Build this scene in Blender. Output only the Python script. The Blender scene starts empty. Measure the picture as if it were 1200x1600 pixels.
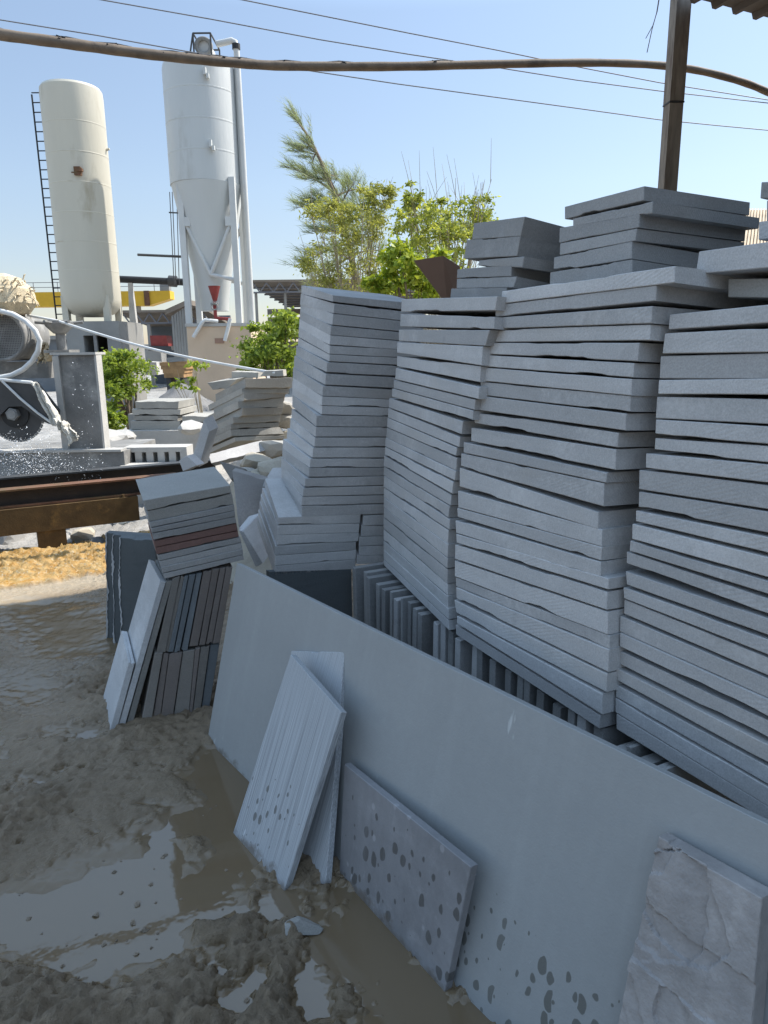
import bpy, math, random
import numpy as np
from mathutils import Vector as V, Matrix

random.seed(7)
S = bpy.context.scene
C = S.collection
rad = math.radians

# ------------------------------------------------------------------ camera
PITCH, ROLL, FPX, EYE = rad(12.9), rad(0.67), 1110.0, 1.55
_f = V((0, math.cos(PITCH), -math.sin(PITCH)))
_u0 = V((0, math.sin(PITCH), math.cos(PITCH)))
_r0 = V((1, 0, 0))
_r = _r0*math.cos(ROLL) - _u0*math.sin(ROLL)
_u = _u0*math.cos(ROLL) + _r0*math.sin(ROLL)
EYEP = V((0, 0, EYE))
cd = bpy.data.cameras.new('camera')
cam = bpy.data.objects.new('camera', cd)
C.objects.link(cam)
m = Matrix((_r, _u, -_f)).transposed().to_4x4()
m.translation = EYEP
cam.matrix_world = m
cd.sensor_fit = 'VERTICAL'
cd.sensor_height = 36.0
cd.lens = FPX/1600*36.0
cd.clip_end = 2000
cd.clip_start = 0.05
S.camera = cam
S.render.resolution_x, S.render.resolution_y = 768, 1024

# ------------------------------------------------------------------ sky, sun, exposure
SUN_AZ, SUN_EL = rad(27.0), rad(50.0)          # azimuth from +X towards +Y
SUND = V((math.cos(SUN_EL)*math.cos(SUN_AZ), math.cos(SUN_EL)*math.sin(SUN_AZ), math.sin(SUN_EL)))
w = bpy.data.worlds.new('World')
S.world = w
w.use_nodes = True
nt = w.node_tree
bg = nt.nodes['Background']
sky = nt.nodes.new('ShaderNodeTexSky')
sky.sky_type = 'NISHITA'
sky.sun_disc = False
sky.sun_elevation = SUN_EL
sky.sun_rotation = math.pi/2 - SUN_AZ
sky.air_density = 1.0
sky.dust_density = 0.3
sky.ozone_density = 1.0
# sky colour graded by height: dimmed low down, boosted above as added fill light
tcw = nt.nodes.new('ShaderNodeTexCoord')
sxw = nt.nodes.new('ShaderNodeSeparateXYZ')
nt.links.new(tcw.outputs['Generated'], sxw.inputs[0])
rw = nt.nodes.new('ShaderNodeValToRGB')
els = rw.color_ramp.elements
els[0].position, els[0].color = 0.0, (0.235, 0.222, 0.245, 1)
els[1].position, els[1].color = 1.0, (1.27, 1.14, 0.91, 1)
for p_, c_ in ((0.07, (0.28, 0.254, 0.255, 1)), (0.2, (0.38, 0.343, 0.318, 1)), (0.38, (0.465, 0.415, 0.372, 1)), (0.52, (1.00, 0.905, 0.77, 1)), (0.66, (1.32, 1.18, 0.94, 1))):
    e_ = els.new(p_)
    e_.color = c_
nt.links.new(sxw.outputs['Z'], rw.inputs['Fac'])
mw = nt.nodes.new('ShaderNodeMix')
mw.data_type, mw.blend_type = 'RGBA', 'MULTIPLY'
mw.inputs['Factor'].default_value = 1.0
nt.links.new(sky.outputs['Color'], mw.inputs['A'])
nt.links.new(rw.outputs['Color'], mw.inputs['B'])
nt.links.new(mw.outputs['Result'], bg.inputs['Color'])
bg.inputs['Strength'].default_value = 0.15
sl = bpy.data.lights.new('sun', 'SUN')
sl.energy = 2.0
sl.angle = rad(0.5)
sl.color = (1.0, 0.95, 0.87)
so = bpy.data.objects.new('sun', sl)
C.objects.link(so)
so.rotation_euler = SUND.to_track_quat('Z', 'Y').to_euler()
so.location = (8, 2, 12)
S.view_settings.view_transform = 'Standard'
S.view_settings.look = 'None'
S.view_settings.exposure = 1.8
S.view_settings.gamma = 1.0
S.cycles.max_bounces = 6
S.cycles.diffuse_bounces = 4

# ------------------------------------------------------------------ measuring: from the photograph's pixels to places in the yard
def ray(px, py):
    return _f + _r*((px-600)/FPX) + _u*((800-py)/FPX)
def on_plane(px, py, p0, n):
    d = ray(px, py)
    return EYEP + d*((V(p0)-EYEP).dot(n)/d.dot(n))
def on_z(px, py, z=0.0):
    return on_plane(px, py, (0, 0, z), V((0, 0, 1)))
def at_y(px, py, y):
    return on_plane(px, py, (0, y, 0), V((0, 1, 0)))
def px_size(p):                       # metres per photo pixel at a place
    return (V(p)-EYEP).dot(_f)/FPX
CROP = dict(A=(590,450,6), B=(580,680,5.16), C1=(700,400,6), C2=(700,620,6), C3=(700,820,4.615), D1=(860,400,5), D2=(860,680,5),
            E1=(1000,440,5.335), E2=(940,720,4.615), E3=(940,980,4.615), F=(1000,260,5.335), R=(700,200,2.4), G1=(400,440,5), G2=(400,670,5),
            H=(150,720,3.637), T=(500,850,2.4), K=(320,980,2.5), M=(180,560,4), N=(0,720,5), Q=(0,420,4.445), U=(200,380,4), W=(200,40,5.333), P=(0,0,1))
def cp(c, x, y):
    o = CROP[c]
    return (o[0]+x/o[2], o[1]+y/o[2])

# ------------------------------------------------------------------ materials
def newmat(name):
    mt = bpy.data.materials.new(name)
    mt.use_nodes = True
    t = mt.node_tree
    b = t.nodes['Principled BSDF']
    return mt, t, b
class G:                              # tiny node helper
    def __init__(s, t):
        s.t = t
    def n(s, kind, **kw):
        nd = s.t.nodes.new('ShaderNode'+kind)
        for k, v in kw.items():
            if k.startswith('i_'):
                nd.inputs[k[2:].replace('_', ' ')].default_value = v
            else:
                setattr(nd, k, v)
        return nd
    def l(s, a, b):
        s.t.links.new(a, b)
    def vec(s, scale=(1,1,1), rnd=True, rot=(0,0,0)):
        tc = s.n('TexCoord')
        mp = s.n('Mapping')
        mp.inputs['Scale'].default_value = scale
        mp.inputs['Rotation'].default_value = rot
        s.l(tc.outputs['Object'], mp.inputs['Vector'])
        if rnd:
            oi = s.n('ObjectInfo')
            mu = s.n('Math', operation='MULTIPLY')
            mu.inputs[1].default_value = 53.7
            s.l(oi.outputs['Random'], mu.inputs[0])
            s.l(mu.outputs[0], mp.inputs['Location'])
        return mp.outputs['Vector']
    def noise(s, vec, scale, detail=5, rough=0.55):
        nd = s.n('TexNoise')
        nd.inputs['Scale'].default_value = scale
        nd.inputs['Detail'].default_value = detail
        nd.inputs['Roughness'].default_value = rough
        s.l(vec, nd.inputs['Vector'])
        return nd.outputs['Fac']
    def ramp(s, fac, stops):
        r = s.n('ValToRGB')
        e = r.color_ramp.elements
        while len(e) < len(stops):
            e.new(0.5)
        for el, (p, c) in zip(e, stops):
            el.position = p
            el.color = (c, c, c, 1) if isinstance(c, (int, float)) else (*c, 1)
        s.l(fac, r.inputs['Fac'])
        return r.outputs['Color']
    def mix(s, fac, a, b, mode='MIX'):
        nd = s.n('Mix', data_type='RGBA', blend_type=mode)
        for sock, v in ((nd.inputs['Factor'], fac), (nd.inputs['A'], a), (nd.inputs['B'], b)):
            if isinstance(v, (int, float)):
                sock.default_value = v if sock.type == 'VALUE' else (v, v, v, 1)
            elif isinstance(v, tuple):
                sock.default_value = (*v, 1)
            else:
                s.l(v, sock)
        return nd.outputs['Result']
    def math(s, op, a, b=0.0):
        nd = s.n('Math', operation=op)
        for i, v in enumerate((a, b)):
            if isinstance(v, (int, float)):
                nd.inputs[i].default_value = v
            else:
                s.l(v, nd.inputs[i])
        return nd.outputs[0]
    def bump(s, h, strength, dist, b, prev=None):
        nd = s.n('Bump')
        nd.inputs['Strength'].default_value = strength
        nd.inputs['Distance'].default_value = dist
        s.l(h, nd.inputs['Height'])
        if prev is not None:
            s.l(prev, nd.inputs['Normal'])
        if b is not None:
            s.l(nd.outputs['Normal'], b.inputs['Normal'])
        return nd.outputs['Normal']
def sc(c, k):
    return tuple(min(1, x*k) for x in c)

def stone(name, base, var=0.16, rough=0.8, streak=(2.5, 2.5, 55), saw=True, dust=0.35, spread=0.34, dustcol=None):
    mt, t, b = newmat(name)
    g = G(t)
    v = g.vec()
    vs = g.vec(streak)
    n1 = g.noise(v, 4, 7)
    n2 = g.noise(vs, 1.0, 5)
    n3 = g.noise(v, 70, 3)
    n7 = g.noise(v, 260, 3, 0.7)
    col = g.mix(g.ramp(n1, [(0.3, 0.0), (0.7, 1.0)]), sc(base, 1-var), sc(base, 1+var))
    col = g.mix(0.3, col, g.mix(g.ramp(n2, [(0.35, 0.0), (0.65, 1.0)]), sc(base, 1-var*1.3), sc(base, 1+var*1.3)))
    col = g.mix(0.5, col, g.mix(g.ramp(n7, [(0.35, 0.0), (0.65, 1.0)]), sc(base, 1-var*1.6), sc(base, 1+var*1.6)))
    # dark damp stains and pale scuffs with edges of their own
    n8 = g.noise(v, 9, 7, 0.68)
    col = g.mix(g.ramp(n8, [(0.60, 0.0), (0.70, 0.35)]), col, sc(base, 0.62))
    n9 = g.noise(g.vec((14, 14, 60)), 1.0, 5, 0.7)
    col = g.mix(g.ramp(n9, [(0.66, 0.0), (0.72, 0.5)]), col, sc(base, 1.5))
    oi = g.n('ObjectInfo')
    val = g.math('MULTIPLY_ADD', oi.outputs['Random'], spread)
    val.node.inputs[2].default_value = 1-spread/2
    col = g.mix(1.0, col, val, 'MULTIPLY')
    dc = dustcol or sc(base, 1.55)
    col = g.mix(g.math('MULTIPLY', g.ramp(g.math('ADD', g.math('MULTIPLY', n3, 0.35), g.math('MULTIPLY', n1, 0.65)), [(0.52, 0.0), (0.68, 1.0)]), dust), col, dc)
    # grey-brown rust bloom of the rock, in patches
    n5 = g.noise(v, 2.2, 4)
    col = g.mix(g.ramp(n5, [(0.56, 0.0), (0.75, 0.35)]), col, (base[0]*0.98, base[1]*0.9, base[2]*0.8))
    g.l(col, b.inputs['Base Color'])
    b.inputs['Roughness'].default_value = rough
    b.inputs['Specular IOR Level'].default_value = 0.3
    h = g.math('ADD', g.noise(v, 160, 4), g.math('MULTIPLY', n2, 0.3))
    if saw:
        wv = g.n('TexWave', wave_type='BANDS', bands_direction='DIAGONAL')
        wv.inputs['Scale'].default_value = 55
        wv.inputs['Distortion'].default_value = 1.2
        g.l(v, wv.inputs['Vector'])
        mk = g.ramp(g.noise(v, 3.2, 2), [(0.52, 0.0), (0.64, 1.0)])
        h = g.math('ADD', h, g.math('MULTIPLY', g.math('MULTIPLY', wv.outputs['Fac'], mk), 0.5))
    g.bump(h, 0.5, 0.0015, b)
    return mt

def plain(name, base, rough=0.6, var=0.12, scale=3.0, bump=0.0, metal=0.0, spec=0.4, dirt=None, dirt_lo=0.55, dirt_scale=1.2, squash=(1, 1, 1)):
    mt, t, b = newmat(name)
    g = G(t)
    v = g.vec(squash)
    n1 = g.noise(v, scale, 6)
    col = g.mix(g.ramp(n1, [(0.3, 0.0), (0.7, 1.0)]), sc(base, 1-var), sc(base, 1+var))
    if dirt:
        n2 = g.noise(v, dirt_scale, 8, 0.65)
        col = g.mix(g.ramp(n2, [(dirt_lo, 0.0), (dirt_lo+0.18, 1.0)]), col, dirt)
    g.l(col, b.inputs['Base Color'])
    b.inputs['Roughness'].default_value = rough
    b.inputs['Metallic'].default_value = metal
    b.inputs['Specular IOR Level'].default_value = spec
    if bump:
        g.bump(g.noise(v, scale*9, 5), 0.6, bump, b)
    return mt

def leafmat(name, a, bcol, trans=0.35):
    mt, t, b = newmat(name)
    g = G(t)
    v = g.vec(rnd=False)
    geo = g.n('NewGeometry')
    f = g.math('ADD', g.math('MULTIPLY', geo.outputs['Random Per Island'], 0.6), g.math('MULTIPLY', g.noise(v, 1.6, 3), 0.5))
    col = g.mix(g.ramp(f, [(0.25, 0.0), (0.85, 1.0)]), a, bcol)
    g.l(col, b.inputs['Base Color'])
    b.inputs['Roughness'].default_value = 0.55
    b.inputs['Specular IOR Level'].default_value = 0.3
    tr = g.n('BsdfTranslucent')
    g.l(g.mix(1.0, col, (1.5, 1.45, 0.8), 'MULTIPLY'), tr.inputs['Color'])
    ms = g.n('MixShader')
    ms.inputs[0].default_value = trans
    g.l(b.outputs[0], ms.inputs[1])
    g.l(tr.outputs[0], ms.inputs[2])
    g.l(ms.outputs[0], t.nodes['Material Output'].inputs['Surface'])
    return mt

BLUE = (0.435, 0.425, 0.415)
M = {}
M['stone'] = stone('grey_sawn_stone', BLUE)
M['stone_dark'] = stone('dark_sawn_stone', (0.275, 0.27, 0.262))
M['stone_warm'] = stone('warm_grey_stone', (0.24, 0.23, 0.21))
M['stone_light'] = stone('pale_dusty_stone', (0.42, 0.42, 0.42), dust=0.4)
M['stone_umber'] = stone('umber_stone', (0.20, 0.184, 0.165), saw=False)
M['stone_red'] = stone('plum_stone', (0.17, 0.10, 0.085), saw=False)
M['stone_brown'] = stone('brown_stone', (0.175, 0.15, 0.135), saw=False)
M['stone_navy'] = stone('blue_stone', (0.15, 0.165, 0.175), saw=False)
M['stone_slate'] = stone('slate_stone', (0.105, 0.115, 0.118), saw=False, dust=0.12, spread=0.1)
M['rubble'] = stone('slurry_dusted_stone', (0.36, 0.345, 0.31), saw=False, dust=0.5, rough=0.9)
M['beige'] = stone('beige_broken_stone', (0.40, 0.36, 0.29), saw=False, dust=0.4, rough=0.9)
M['concrete'] = plain('dusty_concrete', (0.20, 0.195, 0.185), 0.9, 0.25, 5, 0.006, dirt=(0.36, 0.35, 0.325), dirt_lo=0.52, dirt_scale=4)
M['slurry'] = plain('slurry_white', (0.43, 0.415, 0.385), 0.85, 0.15, 4, 0.006)
M['silo_cream'] = plain('cream_silo_paint', (0.52, 0.485, 0.395), 0.5, 0.06, 0.8, 0.01, dirt=(0.36, 0.31, 0.22), dirt_lo=0.56, dirt_scale=1.5, squash=(1, 1, 0.3))
M['silo_white'] = plain('white_silo_paint', (0.50, 0.51, 0.495), 0.45, 0.05, 0.8, 0.01, dirt=(0.36, 0.35, 0.31), dirt_lo=0.57, dirt_scale=1.0, squash=(1, 1, 0.25))
M['white_paint'] = plain('white_paint', (0.54, 0.54, 0.52), 0.5, 0.06, 3)
M['rust'] = plain('rusty_steel', (0.14, 0.065, 0.035), 0.8, 0.3, 8, 0.003, dirt=(0.10, 0.07, 0.03), dirt_lo=0.5, dirt_scale=3)
M['rust_shaded'] = plain('shaded_wet_rust', (0.03, 0.02, 0.014), 0.6, 0.3, 8, 0.002)  # rail web: wet, and its recess shadow put into the colour
M['rust_ochre'] = plain('ochre_rusty_steel', (0.085, 0.052, 0.02), 0.85, 0.3, 9, 0.003, dirt=(0.22, 0.13, 0.04), dirt_lo=0.58, dirt_scale=6)
M['dark_steel'] = plain('dark_steel', (0.045, 0.045, 0.045), 0.55, 0.25, 6, 0.001, spec=0.5)
M['black'] = plain('black_rubber', (0.02, 0.02, 0.02), 0.6, 0.3, 8)
M['wire'] = plain('wire_grey', (0.16, 0.16, 0.17), 0.6)
M['red'] = plain('red_valve_paint', (0.23, 0.035, 0.03), 0.5, 0.2, 6)
M['yellow'] = plain('yellow_crane_paint', (0.62, 0.36, 0.02), 0.5, 0.1, 2)
M['beige_wall'] = plain('beige_render', (0.60, 0.46, 0.33), 0.9, 0.07, 1.5, 0.005, dirt=(0.50, 0.39, 0.29), dirt_lo=0.6, dirt_scale=0.9)
M['grey_wall'] = plain('grey_render', (0.25, 0.245, 0.23), 0.9, 0.15, 1.2)
M['grit'] = plain('grey_grit', (0.17, 0.165, 0.16), 0.95, 0.25, 6, 0.01)
M['shed_roof'] = plain('brown_sheet_roof', (0.20, 0.165, 0.13), 0.8, 0.2, 1.5)
M['tan_roof'] = plain('tan_sheet_roof', (0.42, 0.33, 0.22), 0.8, 0.2, 1.5)
M['shed_in'] = plain('shed_cladding', (0.13, 0.145, 0.16), 0.8, 0.2, 1.0)
M['roof_sheet'] = plain('weathered_roof_sheet', (0.085, 0.07, 0.06), 0.75, 0.25, 2.5, 0.002)
M['wood'] = plain('weathered_post', (0.23, 0.195, 0.16), 0.8, 0.3, 5, 0.002, dirt=(0.14, 0.10, 0.075), dirt_lo=0.5, dirt_scale=4, squash=(4, 4, 0.7))
M['timber'] = plain('orange_timber', (0.34, 0.20, 0.09), 0.8, 0.25, 5)
M['hose'] = plain('muddy_hose', (0.19, 0.145, 0.105), 0.75, 0.25, 6, 0.002, dirt=(0.08, 0.062, 0.048), dirt_lo=0.52, dirt_scale=5)
M['white_hose'] = plain('white_hose', (0.62, 0.62, 0.60), 0.6, 0.12, 10)
M['cloth'] = plain('dusty_cloth', (0.60, 0.57, 0.50), 0.9, 0.15, 12, 0.01)
M['straw'] = plain('straw_wrap', (0.60, 0.50, 0.34), 0.9, 0.25, 14, 0.02)
M['board_brown'] = plain('brown_board', (0.31, 0.19, 0.135), 0.75, 0.12, 3)
M['bark'] = plain('bark', (0.17, 0.13, 0.095), 0.9, 0.25, 8, 0.01)
M['twig'] = plain('pale_twig', (0.36, 0.30, 0.21), 0.9, 0.2, 8)
M['leaf'] = leafmat('green_leaf', (0.10, 0.155, 0.028), (0.32, 0.39, 0.07), 0.45)
M['leaf_olive'] = leafmat('olive_leaf', (0.14, 0.16, 0.045), (0.40, 0.40, 0.12), 0.45)
M['leaf_bright'] = leafmat('bright_leaf', (0.14, 0.22, 0.02), (0.36, 0.40, 0.05))
M['leaf_yellow'] = leafmat('yellow_green_leaf', (0.13, 0.175, 0.035), (0.40, 0.42, 0.10), 0.45)
M['needle'] = leafmat('casuarina_needle', (0.17, 0.205, 0.12), (0.30, 0.345, 0.21), 0.4)

# ------------------------------------------------------------------ mesh builder
class MB:
    def __init__(s):
        s.v, s.f = [], []
    def add(s, vs, fs):
        o = len(s.v)
        s.v += [V(p) for p in vs]
        s.f += [tuple(i+o for i in q) for q in fs]
        return s
    def box(s, c, size, M3=None, taper=1.0):
        c = V(c)
        sx, sy, sz = (q/2 for q in size)
        pts = []
        for z in (-1, 1):
            k = taper if z > 0 else 1
            for x, y in ((-1, -1), (1, -1), (1, 1), (-1, 1)):
                p = V((x*sx*k, y*sy*k, z*sz))
                pts.append(c + (M3 @ p if M3 else p))
        return s.add(pts, [(3, 2, 1, 0), (4, 5, 6, 7), (0, 1, 5, 4), (1, 2, 6, 5), (2, 3, 7, 6), (3, 0, 4, 7)])
    def hexa(s, q, back):             # front quad TL TR BR BL and a back offset
        q = [V(p) for p in q]
        bk = [p+V(back) for p in q] if not isinstance(back, list) else [V(p) for p in back]
        return s.add(q+bk, [(3, 2, 1, 0), (4, 5, 6, 7), (0, 1, 5, 4), (1, 2, 6, 5), (2, 3, 7, 6), (3, 0, 4, 7)])
    def tube(s, pts, r, n=10, caps=True):
        pts = [V(p) for p in pts]
        rs = r if isinstance(r, (list, tuple)) else [r]*len(pts)
        o = len(s.v)
        prev = None
        for i, p in enumerate(pts):
            d = (pts[min(i+1, len(pts)-1)]-pts[max(i-1, 0)]).normalized()
            if prev is None:
                a = d.orthogonal().normalized()
            else:
                a = (prev - d*prev.dot(d)).normalized()
            prev = a
            b = d.cross(a)
            for k in range(n):
                t = 2*math.pi*k/n
                s.v.append(p + (a*math.cos(t)+b*math.sin(t))*rs[i])
        for i in range(len(pts)-1):
            for k in range(n):
                s.f.append((o+i*n+k, o+i*n+(k+1) % n, o+(i+1)*n+(k+1) % n, o+(i+1)*n+k))
        if caps:
            s.f.append(tuple(o+k for k in reversed(range(n))))
            s.f.append(tuple(o+(len(pts)-1)*n+k for k in range(n)))
        return s
    def lathe(s, c, prof, n=48):      # prof: (r, z) from bottom to top
        c = V(c)
        o = len(s.v)
        for r, z in prof:
            for k in range(n):
                t = 2*math.pi*k/n
                s.v.append(c+V((r*math.cos(t), r*math.sin(t), z)))
        for i in range(len(prof)-1):
            for k in range(n):
                s.f.append((o+i*n+k, o+i*n+(k+1) % n, o+(i+1)*n+(k+1) % n, o+(i+1)*n+k))
        s.f.append(tuple(o+k for k in reversed(range(n))))
        s.f.append(tuple(o+(len(prof)-1)*n+k for k in range(n)))
        return s
    def torus(s, c, ax, R, r, n=24, k=8):
        c, ax = V(c), V(ax).normalized()
        a = ax.orthogonal().normalized()
        b = ax.cross(a)
        o = len(s.v)
        for i in range(n):
            t = 2*math.pi*i/n
            e = a*math.cos(t)+b*math.sin(t)
            for j in range(k):
                q = 2*math.pi*j/k
                s.v.append(c+e*(R+r*math.cos(q))+ax*(r*math.sin(q)))
        for i in range(n):
            for j in range(k):
                s.f.append((o+i*k+j, o+((i+1) % n)*k+j, o+((i+1) % n)*k+(j+1) % k, o+i*k+(j+1) % k))
        return s
    def build(s, name, mat, parent=None, smooth=False, origin=None):
        if parent is not None:
            o = V((0, 0, 0))
            q = parent
            while q is not None:
                o += q.location
                q = q.parent
        elif origin is not None:
            o = V(origin)
        else:
            xs = [p.x for p in s.v]; ys = [p.y for p in s.v]; zs = [p.z for p in s.v]
            o = V(((min(xs)+max(xs))/2, (min(ys)+max(ys))/2, min(zs)))
        me = bpy.data.meshes.new(name)
        me.from_pydata([tuple(p-o) for p in s.v], [], s.f)
        me.update()
        if mat is not None:
            me.materials.append(mat)
        if smooth:
            me.polygons.foreach_set('use_smooth', [True]*len(me.polygons))
            try:
                me.set_sharp_from_angle(angle=rad(smooth if smooth is not True else 40))
            except Exception:
                pass
        ob = bpy.data.objects.new(name, me)
        C.objects.link(ob)
        if parent is not None:
            ob.parent = parent
        else:
            ob.location = o
        return ob

def tag(o, label, cat, group=None):
    o['label'] = label
    o['category'] = cat
    o['kind'] = 'thing'
    if group:
        o['group'] = group
    return o
def thing(name, label, cat, loc, group=None):
    o = bpy.data.objects.new(name, None)
    C.objects.link(o)
    o.empty_display_size = 0.2
    o.location = loc
    return tag(o, label, cat, group)
def setting(o, kind='structure'):
    o['kind'] = kind
    return o

ORD = ('top first second third fourth fifth sixth seventh eighth ninth tenth eleventh twelfth thirteenth fourteenth fifteenth sixteenth '
       'seventeenth eighteenth nineteenth twentieth twenty-first twenty-second twenty-third twenty-fourth twenty-fifth twenty-sixth twenty-seventh twenty-eighth twenty-ninth thirtieth').split()
def ordinal(i, n):
    return 'topmost' if i == 1 else 'bottom' if i == n else ORD[i]+' from the top'

# a sawn slab: the front quad TL TR BR BL, four back corners, broken arrises on its long edges
def wob(seed, u, amp, f=1.0):
    r = seed*12.9898
    return amp*(math.sin(u*5.1*f+r)+0.7*math.sin(u*11.3*f+r*1.7)+0.5*math.sin(u*23.7*f+r*2.3)+0.3*math.sin(u*47.0*f+r*3.1))/2.5
def slab_mesh(q, bk, rnd, nu=30, nv=3, cham=0.0016, rag=0.0005, chips=2, chipsize=0.18, disp=None, ends=True):
    TL, TR, BR, BL = [V(p) for p in q]
    bTL, bTR, bBR, bBL = [V(p) for p in bk]
    W = max((TR-TL).length, 1e-3)
    H = max((TL-BL).length, 1e-3)
    H2 = max((TR-BR).length, 1e-3)
    up = ((TL-BL)+(TR-BR)).normalized()
    dep = ((bTL-TL)+(bBR-BR)).normalized()
    eu, ev = cham/W, min(0.2, cham/min(H, H2))
    us = [0, eu]+[eu+(1-2*eu)*i/nu for i in range(1, nu)]+[1-eu, 1]
    vs = [0, ev]+[ev+(1-2*ev)*j/nv for j in range(1, nv)]+[1-ev, 1]
    s1, s2 = rnd.random()*50, rnd.random()*50
    hmin = min(H, H2)
    ch = []
    for e in range(2):
        for k in range(rnd.choice([0, 0, 1, 1]) if chips else 0):
            ch.append((e, rnd.random(), rnd.uniform(0.04, 0.25), min(0.009, rnd.uniform(0.06, chipsize)*hmin), rnd.random()*50))
    def edge(e, u):
        a = wob(s1 if e == 0 else s2, u*W*3, rag)
        a = max(a, -rag*0.25)
        for (ee, c, wd, dp, sd) in ch:
            if ee == e:
                x = abs(u-c)/wd
                if x < 1:
                    k = min(1, (1-x)*3.5)
                    a += dp*k*k*(3-2*k)*(0.8+0.12*math.sin(u*60+sd)+0.08*math.sin(u*137+sd*2))*(1 if e else 0.5)
        return a
    F, B = [], []
    for v in vs:
        for u in us:
            p = (TL*(1-u)+TR*u)*(1-v)+(BL*(1-u)+BR*u)*v
            b = (bTL*(1-u)+bTR*u)*(1-v)+(bBL*(1-u)+bBR*u)*v
            kf = max(2.5, H/0.04)
            o = up*(-edge(0, u)*max(0, 1-v*kf)+edge(1, u)*max(0, 1-(1-v)*kf))
            p = p+o
            brd = (u in (0, 1)) + (v in (0, 1))
            if brd:
                p = p+dep*cham*brd
            if disp:
                p = p-dep*disp(u, v, W, H)
            F.append(p)
            B.append(b)
    nU, nV = len(us), len(vs)
    n = nU*nV
    fs = []
    for j in range(nV-1):
        for i in range(nU-1):
            a = j*nU+i
            fs.append((a, a+nU, a+nU+1, a+1))
            fs.append((n+a, n+a+1, n+a+nU+1, n+a+nU))
    for i in range(nU-1):
        a, c = i, (nV-1)*nU+i
        fs.append((a, a+1, n+a+1, n+a))
        fs.append((c+1, c, n+c, n+c+1))
    for j in range(nV-1):
        a, c = j*nU, j*nU+nU-1
        fs.append((a+nU, a, n+a, n+a+nU))
        fs.append((c, c+nU, n+c+nU, n+c))
    mb = MB()
    mb.v = F+B
    mb.f = fs
    return mb
def panel(q, thick, rnd, nu=24, nv=24, **kw):      # a slab seen on its broad face: thickness goes straight back
    q = [V(p) for p in q]
    n = (q[1]-q[0]).cross(q[3]-q[0]).normalized()
    if n.dot(q[0]-EYEP) < 0:
        n = -n
    return slab_mesh(q, [p+n*thick for p in q], rnd, nu, nv, **kw)
def frame_obj(mb, name, mat, q):                    # put the object's axes on the panel (x along it, z up it) so its surface pattern follows it
    q = [V(p) for p in q]
    x = (q[2]-q[3]).normalized()
    y = (q[0]-q[3])
    y = (y-x*y.dot(x)).normalized()
    n = x.cross(y)
    R = Matrix((x, -n, y)).transposed().to_4x4()
    R.translation = q[3]
    inv = R.inverted()
    mb.v = [inv @ p for p in mb.v]
    ob = mb.build(name, mat, None, origin=(0, 0, 0))
    ob.matrix_world = R
    return ob

# numpy value noise for ground and mounds
def vnoise(x, y, seed=0):
    xi, yi = np.floor(x).astype(np.int64), np.floor(y).astype(np.int64)
    xf, yf = x-xi, y-yi
    def h(a, b):
        k = (a*374761393 + b*668265263 + seed*1442695041) & 0x7fffffff
        k = ((k ^ (k >> 13))*1274126177) & 0x7fffffff
        return ((k ^ (k >> 16)) & 0xffff)/65535.0
    sx, sy = xf*xf*(3-2*xf), yf*yf*(3-2*yf)
    a = h(xi, yi)*(1-sx)+h(xi+1, yi)*sx
    b = h(xi, yi+1)*(1-sx)+h(xi+1, yi+1)*sx
    return a*(1-sy)+b*sy
def fbm(x, y, oct=5, seed=0, gain=0.5):
    t, a, s = 0, 1.0, 0
    for i in range(oct):
        t = t+a*vnoise(x*2**i+17.3*i, y*2**i+5.1*i, seed+i)
        s += a
        a *= gain
    return t/s
def grid_obj(name, X, Y, Z, mat, smooth=True):
    ny, nx = X.shape
    co = np.stack([X, Y, Z], -1).reshape(-1, 3)
    idx = np.arange(nx*ny).reshape(ny, nx)
    fa = np.stack([idx[:-1, :-1], idx[:-1, 1:], idx[1:, 1:], idx[1:, :-1]], -1).reshape(-1, 4)
    me = bpy.data.meshes.new(name)
    me.from_pydata(co.tolist(), [], fa.tolist())
    me.update()
    me.materials.append(mat)
    if smooth:
        me.polygons.foreach_set('use_smooth', [True]*len(me.polygons))
    ob = bpy.data.objects.new(name, me)
    C.objects.link(ob)
    return ob

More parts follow.
